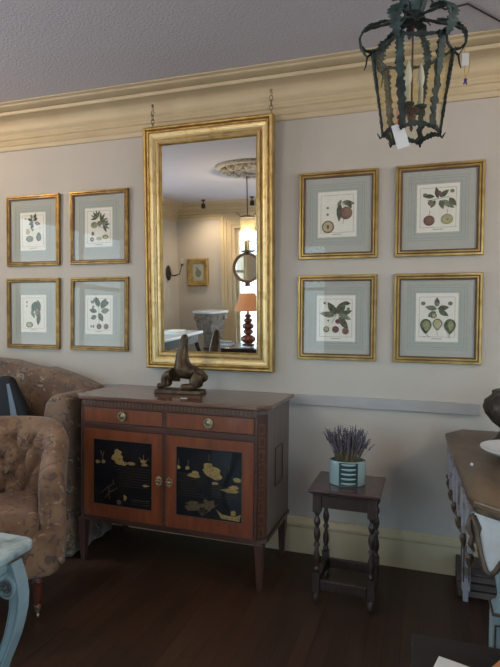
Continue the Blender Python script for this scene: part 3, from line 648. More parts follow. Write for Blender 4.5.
# ------------------------------------------------------------------ turned stand, planter, lavender
SX, SY = -.339, -.415; SW, SD, SH = .334, .322, .559
st = thing('joint_stool', (SX, SY, 0), r_(-.3), 'small dark oak stool with turned legs, standing by the wall right of the cabinet', 'stool')
t = MB(); t.box(-SW/2, SW/2, -SD/2, SD/2, SH-.018, SH); t.build('top', M['oak_top'], st, bevel=.006, seg=3)
t = MB(); t.box(-SW/2+.012, SW/2-.012, -SD/2+.012, SD/2-.012, SH-.026, SH-.0185); t.build('top_moulding', M['oak'], st, bevel=.003)
lx, ly = SW/2-.040, SD/2-.040
for sx, sy in ((-1, -1), (1, -1), (-1, 1), (1, 1)):
    l = MB(); c = (sx*lx, sy*ly, 0); q = .019
    l.box(c[0]-q, c[0]+q, c[1]-q, c[1]+q, .445, SH-.026); q = .017; l.box(c[0]-q, c[0]+q, c[1]-q, c[1]+q, .060, .158)
    SCL = .86; l.lathe([(r*SCL, z) for r, z in [(.012, .445), (.017, .440), (.017, .434), (.010, .428), (.009, .420), (.017, .406), (.019, .396), (.017, .386), (.010, .376), (.010, .370), (.016, .355), (.019, .338), (.016, .320), (.010, .304), (.010, .298), (.017, .288), (.017, .280), (.010, .274), (.011, .262), (.017, .240), (.019, .220), (.017, .202), (.010, .186), (.010, .180), (.017, .172), (.017, .166), (.012, .158)]], 16, c)
    l.lathe([(.013, .060), (.009, .054), (.010, .052), (.017, .036), (.017, .022), (.010, .004), (.008, 0)], 16, c)
    l.build('leg', M['oak'], st, smooth=True)
for sy in (-1, 1):
    MB().box(-lx+.019, lx-.019, sy*ly-.010, sy*ly+.010, .468, SH-.026).build('apron', M['oak'], st)
    MB().box(-lx+.019, lx-.019, sy*ly-.012, sy*ly+.012, .074, .120).build('stretcher', M['oak'], st, bevel=.003)
for sx in (-1, 1):
    MB().box(sx*lx-.010, sx*lx+.010, -ly+.019, ly-.019, .468, SH-.026).build('apron', M['oak'], st)
    MB().box(sx*lx-.012, sx*lx+.012, -ly+.019, ly-.019, .074, .120).build('stretcher', M['oak'], st, bevel=.003)

VX, VY = -.342, -.425
va = thing('planter', (VX, VY, SH+.0005), r_(12), 'oval pale turquoise ceramic planter with dark ribbed front panel, on the small stool', 'planter')
ov = .72
p = MB(); p.lathe([(.060, 0), (.084, .001), (.087, .006), (.088, .06), (.087, .112), (.085, .117), (.082, .117), (.081, .108), (.081, .012), (.01, .010)], 40, sx=1, sy=ov); p.build('bowl', M['teal'], va, smooth=True)
g = MB()
def arc(a0, a1, r, z, n=10): return [(r*math.sin(a0+(a1-a0)*k/n), -r*ov*math.cos(a0+(a1-a0)*k/n), z) for k in range(n+1)]
aa = .52
n = 12; vs = []
for k in range(n+1):
    a = -aa+2*aa*k/n
    for r in (.0865, .0895):
        for z in (.004, .114): vs.append((r*math.sin(a), -r*ov*math.cos(a), z))
fs = []
for k in range(n):
    i = k*4; fs += [(i, i+4, i+5, i+1), (i+2, i+3, i+7, i+6), (i, i+2, i+6, i+4), (i+1, i+5, i+7, i+3)]
fs += [(0, 1, 3, 2), (n*4, n*4+2, n*4+3, n*4+1)]
g.add(vs, fs); g.build('ribbed_panel', M['teal_dark'], va)
for k in range(5):
    rr = MB(); z0 = .012+k*.0225
    pts = [(.0895*math.sin(a), -.0895*ov*math.cos(a), z0+.008-.006*math.cos(a*2.4)) for a in [-.40+.80*j/10 for j in range(11)]]
    rr.tube(pts, [.002+.0042*math.sin(PI*j/10)**.5 if 0 < j < 10 else .002 for j in range(11)], 6); rr.build('rib', M['teal'], va, smooth='all')

lv = MB(); rl = random.Random(11)
for k in range(230):
    a = rl.random()*2*PI; q = math.sqrt(rl.random())
    bx_, by_ = .060*q*math.cos(a)*1.05, .042*q*math.sin(a)
    lean = .55+.5*rl.random(); hgt = .085+.085*rl.random()
    if math.cos(a)*q < -.55: hgt *= .95
    ex, ey = bx_*(1+lean*.85)+.014*rl.uniform(-1, 1), by_*(1+lean)+.014*rl.uniform(-1, 1)
    if k in (3, 7, 11): ex += .035; hgt -= .02
    b0, b1_ = Vector((bx_*.85, by_*.85, .10)), Vector((ex, ey, .105+hgt)); mid = b0.lerp(b1_, .55)+Vector((0, 0, .008))
    lv.mi = 0; lv.tube([b0, mid, b1_], .0009, 3)
    lv.mi = 1; L = .026+.022*rl.random(); d = (b1_-mid).normalized()
    for j in range(5):
        pp = b1_-d*(L*(4-j)/4)+Vector((rl.uniform(-1, 1), rl.uniform(-1, 1), 0))*.0022
        lv.ball(pp, .0042-.0005*j, 5, 4, (1, 1, 1.3))
lav = lv.build('dried_lavender', [M['stem'], M['lavender']], loc=(VX, VY, SH))
lav.rotation_euler = (0, 0, 0)
tag(lav, 'bunch of dried purple lavender standing in the turquoise planter', 'flowers')
sl = MB(); sl.lathe([(.078, .092), (.078, .100), (.01, .104)], 24, sx=1, sy=ov); sl.build('dry_filling', M['stem'], va)

# ------------------------------------------------------------------ console at right
co = thing('console_table', (.60, -.62, 0), 0, 'long console with worn brown top and peeling white base at the right edge', 'table')
def C(x, y): return (x-.60, y+.62)
tp = [C(.198, -.022), C(.112, -.16), C(.118, -.40), C(.148, -1.17), C(.160, -1.20), C(.30, -1.315), C(.95, -1.36), C(1.09, -1.2), C(1.09, -.16), C(1.0, -.022)]
t = MB(); t.prism(tp, .760, .787, 'z'); t.build('top', M['rustic'], co, bevel=.008, seg=3)
def inset(pts, d):
    cx = sum(p[0] for p in pts)/len(pts); cy = sum(p[1] for p in pts)/len(pts); out = []
    n = len(pts)
    for i, p in enumerate(pts):
        a, b_ = Vector(pts[i-1]), Vector(pts[(i+1) % n]); P = Vector(p); e1 = (P-a).normalized(); e2 = (b_-P).normalized()
        n1 = Vector((-e1.y, e1.x)); n2 = Vector((-e2.y, e2.x)); nb = (n1+n2).normalized()
        if nb.dot(Vector((cx, cy))-P) < 0: nb = -nb
        out.append(tuple(P+nb*d/max(.5, nb.dot(n1) if nb.dot(n1) > 0 else -nb.dot(n1))))
    return out
t = MB(); t.prism(inset(tp, .012), .742, .760, 'z'); t.build('top_moulding', M['brown_rim'], co, bevel=.004)
body = inset(tp, .030)
t = MB()
n = len(body)
inner = inset(tp, .050)
for i in range(n):
    j = (i+1) % n
    if i == 0: continue
    t.prism([body[i], body[j], inner[j], inner[i]], .66, .742, 'z')
t.build('frieze', M['white_paint'], co)
# fluted drops along the left side
for k in range(6):
    yy = -.24-.172*k; xx = .127+.030*max(0, (-yy-.4)/.77)
    d = MB(); x, y = C(xx, yy)
    d.mi = 0; d.box(x, x+.018, y-.078, y+.078, .640, .742)
    for q in (-.055, -.0, .055): d.box(x-.006, x+.002, y+q-.016, y+q+.016, .625, .740)
    d.box(x-.004, x+.014, y-.030, y+.030, .585, .642)
    d.mi = 1; d.T = Matrix.Translation((x+.004, y, 0))
    d.lathe([(.003, .525), (.011, .540), (.016, .562), (.009, .574), (.017, .584), (.014, .597)], 10); d.T = Matrix.Identity(4)
    d.build('drop_pendant', [M['grey_paint'], M['brown_rim']], co, smooth=True)
# fluted rear leg
def leg_block(px, py, q, z1, name, m1, m2):
    l = MB(); x, y = C(px, py); l.mi = 0
    l.prism([(x-q, y-q), (x+q, y-q), (x+q, y+q), (x-q, y+q)], z1, .055, 'z', .88, (x, y))
    l.mi = 1
    for s in (-1, 1):
        l.box(x+s*q*.55-.003, x+s*q*.55+.003, y-q-.002, y-q+.006, .10, z1-.06); 
    l.box(x-q-.002, x-q+.006, y-q*.6, y-q*.6+.005, .10, z1-.06); l.box(x-q-.002, x-q+.006, y+q*.6-.005, y+q*.6, .10, z1-.06)
    l.mi = 0; l.box(x-q*.55, x+q*.55, y-q*.55, y+q*.55, 0, .058)
    return l.build(name, [m1, m2], co, bevel=.002)
leg_block(.213, -.27, .022, .70, 'leg', M['grey_paint'], M['brown_rim'])
leg_block(.95, -.27, .022, .70, 'leg', M['grey_paint'], M['brown_rim'])
# front corner legs: broad carved block on a panelled plinth
for px in (.280, .95):
    l = MB(); x, y = C(px, -1.05); l.mi = 0
    prof = [(.024, .70), (.026, .58), (.034, .52), (.034, .47), (.026, .42), (.030, .40), (.044, .385), (.044, .37)]
    l.T = Matrix.Translation((x, y, 0)) @ Matrix.Rotation(PI/4, 4, 'Z')
    l.lathe([(r*1.35, z) for r, z in prof], 4); l.T = Matrix.Identity(4)
    l.box(x-.046, x+.046, y-.046, y+.046, 0, .37)
    l.mi = 1
    l.T = Matrix.Translation((x, y, 0))
    l.frame(.080, .32, [(0, -.045), (0, -.050), (.006, -.050), (.006, -.045)], 0, .185); l.box(-.049, .049, -.049, .049, .372, .382); l.T = Matrix.Identity(4)
    l.build('leg', [M['blue_paint'], M['brown_rim']], co, bevel=.003)
# scalloped white apron with a dark carved rim on the canted front corner and front
def apron(p0, p1, outline, rim=True):
    """outline: (u,z) lower edge from u=0..1"""
    P0, P1 = Vector(C(*p0)), Vector(C(*p1)); D = P1-P0; L = D.length; d = D.normalized(); nn = Vector((d.y, -d.x))
    a = MB()
    T = Matrix(((d.x, -nn.x, 0, P0.x), (d.y, -nn.y, 0, P0.y), (0, 0, 1, 0), (0, 0, 0, 1))); a.T = T
    a.prism([(u*L, z) for u, z in outline]+[(L, .742), (0, .742)], 0, .02, 'y'); a.build('apron', M['white_paint'], co)
    r = MB(); r.T = T; r.tube([(u*L, -.004, z) for u, z in outline], .0085, 8); r.build('carved_rim', M['brown_rim'], co, smooth='all')
ol = [(0, .735), (.05, .70), (.09, .655), (.14, .610), (.21, .575), (.29, .566), (.37, .585), (.46, .62), (.60, .66), (.78, .64), (1, .60)]
apron((.163, -1.186), (.33, -1.318), ol)
ol = [(0, .60), (.08, .55), (.16, .56), (.26, .64), (.4, .66), (.5, .62), (.6, .66), (.74, .64), (.84, .56), (.92, .55), (1, .60)]
apron((.335, -1.320), (.93, -1.345), ol)
sc_ = MB(); x, y = C(.166, -1.175)
sc_.tube([(x, y, .735), (x-.016, y-.006, .715), (x-.020, y-.008, .690), (x-.008, y-.010, .665), (x-.014, y-.010, .640), (x-.002, y-.008, .618)], [.006, .008, .010, .008, .009, .004], 10)
sc_.tube([(x+.004, y-.014, .725), (x+.016, y-.02, .70), (x+.010, y-.02, .675)], [.006, .009, .005], 8); sc_.build('carved_drop', M['brown_rim'], co, smooth='all')

# slatted crate on the floor beneath the console
cr_ = thing('wooden_crate', (.45, -.135, 0), 0, 'low weathered slatted crate on the floor under the console', 'crate')
for k in range(3):
    MB().box(-.255, .30, -.110, -.097, .008+k*.038, .036+k*.038).build('slat', M['plank'], cr_)
    MB().box(-.255, .30, .090, .103, .008+k*.038, .036+k*.038).build('slat', M['plank'], cr_)
    MB().box(-.270, -.256, -.110, .103, .008+k*.038, .036+k*.038).build('slat', M['plank'], cr_)
for k in range(3): MB().box(-.27, .30, -.105+k*.072, -.105+k*.072+.058, .1145, .124).build('top_slat', M['plank'], cr_)
for xx in (-.25, .27):
    for yy in (-.0965, .0755): MB().box(xx, xx+.02, yy, yy+.014, 0, .112).build('corner_post', M['plank'], cr_)

# urn and bowl, bead on the console
ur = thing('bronze_urn', (.382, -.31, .7875), 0, 'dark lobed metal urn with a waisted foot on the far end of the console', 'urn')
MB().lathe([(.070, 0), (.074, .006), (.072, .016), (.058, .026), (.050, .040), (.040, .056), (.034, .062), (.001, .064)], 28).build('foot', M['urn'], ur, smooth='all')
lobes = lambda a, z: 1+.05*math.sin(a*9+z*20)
MB().lathe([(.034, .060), (.040, .072), (.074, .10), (.104, .14), (.112, .172), (.104, .202), (.080, .222), (.072, .232), (.074, .245), (.060, .250), (.010, .262)], 54, fn=lobes).build('body', M['urn'], ur, smooth='all')
h = MB(); h.lathe([(.012, .255), (.018, .262), (.010, .274), (.014, .284), (.002, .298)], 12)
h.build('finial', M['urn'], ur, smooth='all')
bo = MB(); bo.lathe([(.055, 0), (.058, .004), (.050, .010), (.060, .014), (.110, .022), (.148, .036), (.160, .046), (.160, .050), (.154, .049), (.110, .028), (.01, .020)], 40)
tag(bo.build('shallow_bowl', M['white_marble'], smooth=True, loc=(.390, -.62, .7875)), 'shallow white stone bowl on the console, in front of the dark urn', 'bowl')
bd = MB(); bd.ball((0, 0, .005), .005, 10, 8); bd.lathe([(.006, 0), (.006, .002), (.001, .003)], 10)
tag(bd.build('pearl_bead', M['white_card'], smooth='all', loc=(.187, -.765, .7875)), 'tiny white bead lying near the left edge of the console top', 'bead')

# ------------------------------------------------------------------ dark chest, bottom right, with things on it
ce = thing('wooden_chest', (.36, -1.70, 0), 0, 'low black-brown chest with a flat top, at the bottom right', 'chest')
MB().box(-.355, .36, -.26, .26, .03, .425).build('body', M['chest'], ce, bevel=.004)
MB().box(-.378, .38, -.286, .286, .425, .450).build('lid', M['chest'], ce, bevel=.006)
for sx in (-1, 1):
    for sy in (-1, 1): MB().box(sx*.33-.02, sx*.33+.02, sy*.235-.02, sy*.235+.02, 0, .031).build('foot', M['chest'], ce)
bk = MB(); bk.T = Matrix.Rotation(r_(-16), 4, 'Z')
bk.box(0, .10, -.11, 0, 0, .022)
tag(bk.build('white_booklet', M['white_card'], bevel=.001, loc=(.052, -1.545, .4515)), 'white booklet lying flat on the black chest', 'book')
bk = MB(); bk.T = Matrix.Rotation(r_(58), 4, 'Z')
bk.box(0, .26, -.20, 0, 0, .085)
tag(bk.build('tan_box', M['tan'], bevel=.003, loc=(.125, -1.715, .4515)), 'orange brown wooden box on the black chest, at the bottom right corner', 'box')

# ------------------------------------------------------------------ sofa against the back wall
so = thing('sofa', (-2.75, -.30, 0), 0, 'brown patterned brocade sofa with a high serpentine back against the wall', 'sofa')
# back: serpentine outline extruded, origin x=-2.75
ol = [(-.95, .20), (-.95, 1.00), (-.8, 1.05), (-.4, 1.08), (-.05, 1.082), (.18, 1.072), (.34, 1.038), (.42, 1.030), (.48, 1.034), (.58, 1.010), (.70, .975), (.80, .940), (.845, .925), (.86, .88), (.86, .20)]
t = MB(); t.prism(ol, .01, .20, 'y'); t.build('backrest', M['brocade'], so, bevel=.03, seg=4, smooth='all')
# right arm: flared wing whose outer face turns towards the camera
t = MB(); t.prism([(.700, .14), (.700, .80), (.715, .865), (.76, .915), (.82, .925), (.868, .90), (.880, .84), (.878, .14)], -.235, .02, 'y')
t.build('arm', M['brocade'], so, bevel=.03, seg=4, smooth='all')
t = MB(); t.prism([(-.95, .14), (-.95, .80), (-.9, .90), (-.8, .90), (-.76, .80), (-.76, .14)], -.235, .02, 'y')
t.build('arm', M['brocade'], so, bevel=.03, seg=4, smooth='all')
t = MB(); t.box(-.75, .72, -.22, .01, .14, .44); t.build('seat', M['brocade'], so, bevel=.04, seg=4, smooth='all')
# skirt with folds
sk = MB(); pts = []
path = [(-.94, -.235), (.885, -.238), (.888, .18)]
def skirt(path, z0, z1, amp, n):
    tot = [0]
    for a, b_ in zip(path, path[1:]): tot.append(tot[-1]+(Vector(b_)-Vector(a)).length)
    vs, fs = [], []
    for k in range(n+1):
        s = tot[-1]*k/n; i = max(j for j in range(len(path)-1) if tot[j] <= s+1e-9); t_ = (s-tot[i])/(tot[i+1]-tot[i]); p = Vector(path[i]).lerp(Vector(path[i+1]), t_)
        d = (Vector(path[i+1])-Vector(path[i])).normalized(); nn = Vector((d.y, -d.x))
        wv = amp*math.sin(s*42)+amp*.5*math.sin(s*17)
        for z, q in ((z1, .2), ((z0+z1)/2, .7), (z0, 1.1)):
            a = p+nn*(wv*q); b2 = a-nn*.006
            vs += [(a.x, a.y, z), (b2.x, b2.y, z)]
    for k in range(n):
        for r in range(2):
            i = k*6+r*2; fs += [(i, i+6, i+8, i+2), (i+1, i+3, i+9, i+7)]
        fs.append((k*6, k*6+1, k*6+7, k*6+6)); fs.append((k*6+4, k*6+10, k*6+11, k*6+5))
    return MB().add(vs, fs)
skirt(path, .012, .22, .008, 110).build('skirt', M['brocade'], so, smooth='all')
for x in (-.85, .80):
    for y in (-.19, .14): MB().lathe([(.018, 0), (.022, .14)], 12, (x, y, 0)).build('foot', M['leg_red'], so)

cu = thing('navy_cushion', (-2.385, -.475, .4405), r_(8), 'dark navy cushion with a blue satin band propped on the sofa', 'cushion')
t = MB(); t.T = Matrix.Rotation(r_(-8), 4, 'X')
t.prism([(-.30, 0), (.30, 0), (.25, .18), (.10, .42), (.02, .555), (-.05, .56), (-.26, .42)], -.035, .035, 'y')
t.build('pad', M['navy'], cu, bevel=.028, seg=4, smooth='all')
t = MB(); t.T = Matrix.Rotation(r_(-8), 4, 'X'); t.ribbon([(.125, -.037, .02), (.10, -.038, .22), (.055, -.038, .38), (.012, -.036, .51)], (1, 0, 0), [.055, .05, .034, .018], .004)
t.build('satin_band', M['ribbon'], cu)

# ------------------------------------------------------------------ tufted armchair
CHX, CHY, CHR = -1.965, -1.025, r_(41)
ac = thing('tufted_armchair', (CHX, CHY, 0), CHR, 'button tufted tub armchair in tan damask, in front of the sofa', 'armchair')
def tub(hw_=.285, dy=.235, th=.105):
    """U shaped upholstered shell; local front = -y"""
    path = []
    nA = 10
    for k in range(nA): path.append((hw_, -.27+(.25)*k/nA, 0))
    for k in range(21):
        a = PI*k/20; path.append((hw_*math.cos(a), -.02+dy*math.sin(a), 0))
    for k in range(1, nA+1): path.append((-hw_, -.02-.25*k/nA, 0))
    return path
def shell():
    raw = [Vector(p) for p in tub()]; tot = [0]
    for p, q in zip(raw, raw[1:]): tot.append(tot[-1]+(q-p).length)
    N, m = 130, 64; L = tot[-1]; pth = []
    for k in range(N):
        s = L*k/(N-1); i = max(j for j in range(len(raw)-1) if tot[j] <= s+1e-9); pth.append(raw[i].lerp(raw[i+1], (s-tot[i])/(tot[i+1]-tot[i])))
    du, dz = .125, .095; btn = []
    for r in range(3):
        for k in range(-4, 5):
            sb = L/2+(k+(.5 if r % 2 else 0))*du
            if abs(sb-L/2) < .33: btn.append((sb, .535+r*dz))
    vs = []; fs = []
    for i, p in enumerate(pth):
        s = L*i/(N-1); t_ = i/(N-1); q = (pth[min(i+1, N-1)]-pth[max(i-1, 0)]).normalized(); nin = Vector((-q.y, q.x, 0))
        if nin.dot(Vector((0, -.1, 0))-p) < 0: nin = -nin
        sm = min(1, max(0, (min(t_, 1-t_)-.02)/.30)); sm = sm*sm*(3-2*sm)
        e_end = min(s, L-s); roll = min(1, math.sqrt(max(0, 1-(1-min(1, e_end/.05))**2))*.35+.65)
        H = .665+.165*sm-(1-roll)*.10; th = .115*roll; lean = .06*sm
        win = max(0, min(1, (.36-abs(s-L/2))/.06))
        for j in range(m):
            u = j/(m-1)
            if u < .5: z = .34+(H-.06-.34)*u/.5; d = .5
            elif u < .68: a = (u-.5)/.18*PI; z = H-.06+.062*math.sin(a); d = .5*math.cos(a)
            else: z = (H-.06)+(.235-(H-.06))*(u-.68)/.32; d = -.5-.04*math.sin((u-.68)/.32*PI)
            w_ = th
            if u < .56:
                z_ = min(z, H-.05); fade = win*max(0, min(1, (z_-.42)/.06))*max(0, min(1, (.56-u)/.05))
                a1 = (s-L/2)/du-(z_-.535)/(2*dz); a2 = (s-L/2)/du+(z_-.535)/(2*dz)
                f1, f2 = abs(a1-round(a1)), abs(a2-round(a2))
                hole = max([math.exp(-((s-bs)**2+(z_-bz)**2)/.0006) for bs, bz in btn] or [0])
                puff = math.sqrt(min(1, f1*3.2))*math.sqrt(min(1, f2*3.2))
                w_ += fade*(.042*puff-.030*hole)
            vs.append(p+nin*(d*w_ if d < .499 else .5*th+(w_-th))-nin*lean*((z-.3)/.5)+Vector((0, 0, z)))
    for i in range(N-1):
        for j in range(m): a = i*m+j; c = i*m+(j+1) % m; fs.append((a, a+m, c+m, c))
    fs += [tuple(range(m))[::-1], tuple(range((N-1)*m, N*m))]
    return MB().add(vs, fs), L, btn, m, N
s_mb, L_, btn, m_, N_ = shell()
vsn = list(s_mb.v)
s_mb.build('backrest', M['damask'], ac, smooth='all')
for bs, bz_ in btn:
    i = int(round(bs/L_*(N_-1))); best = min(range(m_//2), key=lambda j: abs(vsn[i*m_+j].z-bz_)); v = vsn[i*m_+best]
    d = (Vector((0, -.1, v.z))-v).normalized()
    MB().ball(v+d*.003, .010, 8, 6).build('button', M['button'], ac, smooth='all')
# seat cushion: rounded front
def slab(w_, y0, y1, z0, z1, r, n=8, crown_=.02):
    pts = [(-w_, y1), (-w_, y0+r)]+[(-w_+r-r*math.cos(a*PI/2/n), y0+r-r*math.sin(a*PI/2/n)) for a in range(1, n+1)]+[(w_-r+r*math.sin(a*PI/2/n), y0+r-r*math.cos(a*PI/2/n)) for a in range(0, n+1)]+[(w_, y1)]
    return MB().prism(pts, z0, z1, 'z')
slab(.235, -.325, .15, .30, .475, .10).build('seat', M['damask'], ac, smooth='all', bevel=.045, seg=5)
slab(.318, -.300, .17, .195, .40, .07).build('seat_rail', M['damask'], ac, smooth='all', bevel=.025, seg=4)
for sx, sy in ((1, -1), (-1, -1), (1, 1), (-1, 1)):
    l = MB(); c = (sx*.225, -.25 if sy < 0 else .12, 0)
    l.mi = 0; l.lathe([(.026, .205), (.026, .190), (.020, .184), (.024, .170), (.024, .160), (.019, .152), (.021, .12), (.018, .085), (.013, .066), (.018, .058), (.018, .052), (.012, .046)], 16, c)
    l.mi = 1; l.lathe([(.013, .048), (.013, .030), (.008, .026)], 14, c)
    l.T = Matrix.Translation((c[0], c[1], .0135)) @ Matrix.Rotation(PI/2, 4, 'Y'); l.lathe([(.008, -.007), (.0135, -.005), (.0135, .005), (.008, .007)], 16); l.T = Matrix.Identity(4)
    l.build('leg', [M['leg_red'], M['brass']], ac, smooth=True)

# ------------------------------------------------------------------ pale blue table, bottom left
bt = thing('marble_top_table', (-1.72, -1.90, 0), 0, 'pale blue painted table with scrolled legs and a veined marble top, bottom left', 'table')
def BL(x, y): return (x+1.72, y+1.90)
r = .05; x1, y1 = BL(-1.232, -1.532); x0, y0 = -x1, -y1
def rr(x0, x1, y0, y1, r, n=6):
    P = []
    for cx, cy, a0 in ((x1-r, y1-r, 0), (x0+r, y1-r, PI/2), (x0+r, y0+r, PI), (x1-r, y0+r, 1.5*PI)):
        P += [(cx+r*math.cos(a0+k*PI/2/n), cy+r*math.sin(a0+k*PI/2/n)) for k in range(n+1)]
    return P
MB().prism(rr(x0, x1, y0, y1, r), .575, .602, 'z').build('marble_top', M['marble'], bt, bevel=.008, seg=3, smooth=True)
ap = MB(); ap.mi = 0; ap.prism(rr(x0+.055, x1-.055, y0+.055, y1-.055, .05), .50, .575, 'z')
ap.mi = 1; ap.prism(rr(x0+.052, x1-.052, y0+.052, y1-.052, .05), .512, .517, 'z'); ap.prism(rr(x0+.050, x1-.050, y0+.050, y1-.050, .05), .562, .566, 'z')
ap.build('apron', [M['blue_paint'], M['blue_line']], bt)
for sx in (-1, 1):
    for sy in (-1, 1):
        l = MB(); cx, cy = sx*(x1-.075), sy*(y1-.055)
        yy = cy
        # cabriole leg in the xz plane: (dx outward, z, width)
        pr = [(.006, .530, .050), (.020, .500, .048), (.034, .465, .044), (.040, .430, .042), (.038, .385, .040), (.028, .34, .038), (.014, .29, .036), (-.006, .24, .034), (-.028, .19, .032), (-.044, .14, .030), (-.052, .09, .029), (-.048, .05, .032), (-.022, .015, .042), (-.020, 0, .044)]
        l.mi = 0; l.ribbon([(cx+sx*a, yy, z) for a, z, _ in pr], (1, 0, 0), [w_ for _, _, w_ in pr], .048)
        l.mi = 2
        for q in (-.34, .34): l.ribbon([(cx+sx*a+q*w_, yy-.025, z) for a, z, w_ in pr[1:-1]], (1, 0, 0), [.003]*(len(pr)-2), .003)
        lo = l.build('leg', [M['blue_paint'], M['rosette'], M['blue_line']], bt, bevel=.004, smooth=True)
        s = MB(); s.T = Matrix.Translation((cx+sx*.010, yy, .460)) @ Matrix.Rotation(PI/2, 4, 'X'); s.mi = 0
        s.lathe([(.001, -.031), (.036, -.031), (.040, -.028), (.040, .028), (.036, .031), (.030, .031), (.028, .026), (.001, .026)], 28)
        so_ = s.build('scroll', M['blue_paint'], lo, smooth=True)
        for side in (1, -1):
            s = MB(); s.T = Matrix.Translation((cx+sx*.010, yy, .460)) @ Matrix.Rotation(PI/2, 4, 'X')
            for k in range(10): s.ball((.016*math.cos(k*PI/5), .016*math.sin(k*PI/5), side*.030), .0062, 8, 6, (1, 1, .5))
            s.ball((0, 0, side*.031), .009, 10, 8, (1, 1, .6)); s.build('rosette', M['rosette'], lo, smooth='all')

# ------------------------------------------------------------------ verdigris lantern, upper right
LZ = 2.07
LNX, LNY = -.055, -1.047
la = thing('hanging_lantern', (LNX, LNY, 2.0), 0, 'verdigris iron lantern with leafy bars and glass panes, hanging from the ceiling at upper right', 'lantern')
R1, R0_, HB = .137, .098, .300   # top radius, bottom radius, body height
PH = r_(-52)
ang = [PH+k*PI/3+r_(6) for k in range(6)]
def ringpt(k, z, f=1.0):
    r = (R0_+(R1-R0_)*(z/HB))*f; return Vector((r*math.cos(ang[k % 6]), r*math.sin(ang[k % 6]), z))
rg = random.Random(21)
for k in range(6):
    b_ = MB(); a = ang[k]; side = Vector((-math.sin(a), math.cos(a), 0)); n = 34; pts = []; ws = []
    for j in range(n):
        z = HB*j/(n-1); pts.append(ringpt(k, z)); q = .0095+.0065*abs(math.sin(j*1.15))
        ws.append((q*(.45+.85*rg.random()), q*(.45+.85*rg.random())))
    b_.ribbon(pts, side, ws, .005); b_.build('leafy_bar', M['verdigris'], la)
for z, nm, ww in ((0.004, 'bottom_rail', .016), (HB-.004, 'top_rail', .012)):
    for k in range(6):
        p0, p1 = ringpt(k, z), ringpt(k+1, z); n = 12; pts = []; ws = []
        for j in range(n+1):
            q = p0.lerp(p1, j/n); q.z += (.012*math.sin(PI*j/n) if nm == 'bottom_rail' else -.004*math.sin(PI*j/n)); pts.append(q)
            ws.append(ww*(.7+.5*(j % 2))*(1.25 if 3 < j < 9 else .9))
        MB().ribbon(pts, (0, 0, 1), ws, .004).build(nm, M['verdigris'], la)
for k in range(6):
    q = [ringpt(k, .010, .985), ringpt(k+1, .010, .985), ringpt(k+1, HB-.01, .985), ringpt(k, HB-.01, .985)]
    c = sum(q, Vector())/4; nn = Vector((c.x, c.y, 0)).normalized()*.0012
    MB().add([v-nn for v in q]+[v+nn for v in q], [(0, 1, 2, 3), (7, 6, 5, 4), (0, 4, 5, 1), (1, 5, 6, 2), (2, 6, 7, 3), (3, 7, 4, 0)]).build('glass_pane', M['lantern_glass'], la)
HT = HB+.118
for k in range(6):
    a = ang[k]; d = Vector((math.cos(a), math.sin(a), 0)); side = Vector((-math.sin(a), math.cos(a), 0))
    cp = [(.018, HT-.012), (.06, HT-.020), (.11, HT-.032), (.145, HT-.040), (.172, HT-.052), (.184, HT-.075), (.180, HT-.100), (.162, HT-.118), (.138, HB-.004)]
    # refine
    P = []
    for i in range(len(cp)-1):
        for t_ in (0, .5): P.append((cp[i][0]+(cp[i+1][0]-cp[i][0])*t_, cp[i][1]+(cp[i+1][1]-cp[i][1])*t_))
    P.append(cp[-1])
    pts = [d*r+Vector((0, 0, z)) for r, z in P]; ws = [(.007+.004*rg.random(), .007+.004*rg.random()) if i % 2 else .009 for i in range(len(pts))]
    am = MB(); am.ribbon(pts, side, ws, .005); ao = am.build('scroll_arm', M['verdigris'], la)
    lf = MB()   # acanthus leaf lying along the arm
    if True:
        L_ = [(.085, HT-.018), (.110, HT-.022), (.135, HT-.030), (.155, HT-.036), (.172, HT-.048), (.184, HT-.066), (.188, HT-.088), (.184, HT-.110), (.172, HT-.130), (.158, HT-.150)]
        W_ = [.010, .034, .026, .050, .036, .054, .038, .044, .026, .008]
        P2, W2 = [], []
        for i in range(len(L_)-1):
            for t_ in (0, .33, .67): P2.append((L_[i][0]+(L_[i+1][0]-L_[i][0])*t_, L_[i][1]+(L_[i+1][1]-L_[i][1])*t_)); W2.append((W_[i]+(W_[i+1]-W_[i])*t_)*(.62+.55*(len(P2) % 2)+.15*rg.random()))
        lf.ribbon([d*(r*.97)+Vector((0, 0, z+.004)) for r, z in P2], side, [w_*(1 if k in (3, 5, 0) else .6) for w_ in W2], .004)
        lf.build('acanthus_leaf', M['verdigris2'], ao)
    # leaf hanging down the upper part of each bar
    hl = MB(); hl.ribbon([ringpt(k, HB-.002-.0075*j, 1.03) for j in range(19)], side, [.012 if j == 18 else (.034-.0007*j)*(.62 if j % 2 else 1.05)+.005*rg.random() for j in range(19)], .004); hl.build('bar_leaf', M['verdigris2'], la)
    tl = MB(); tl.tube([d*.137+Vector((0, 0, HB-.006)), d*.156+Vector((0, 0, HB-.022)), d*.160+Vector((0, 0, HB-.050)), d*.166+Vector((0, 0, HB-.068))], [.005, .004, .003, .0015], 6); tl.build('tendril', M['verdigris'], ao, smooth='all')
    tl = MB(); tl.tube([ringpt(k, .004), ringpt(k, 0, 1.08)+Vector((0, 0, -.006)), ringpt(k, 0, 1.2)+Vector((0, 0, .012))], [.005, .0045, .0015], 6); tl.build('corner_curl', M['verdigris'], la, smooth='all')
cw_ = MB(); cw_.lathe([(.012, HT-.035), (.034, HT-.028), (.040, HT-.012), (.030, HT+.004), (.016, HT+.012), (.020, HT+.022), (.010, HT+.034)], 18); cw_.build('crown', M['verdigris'], la, smooth=True)
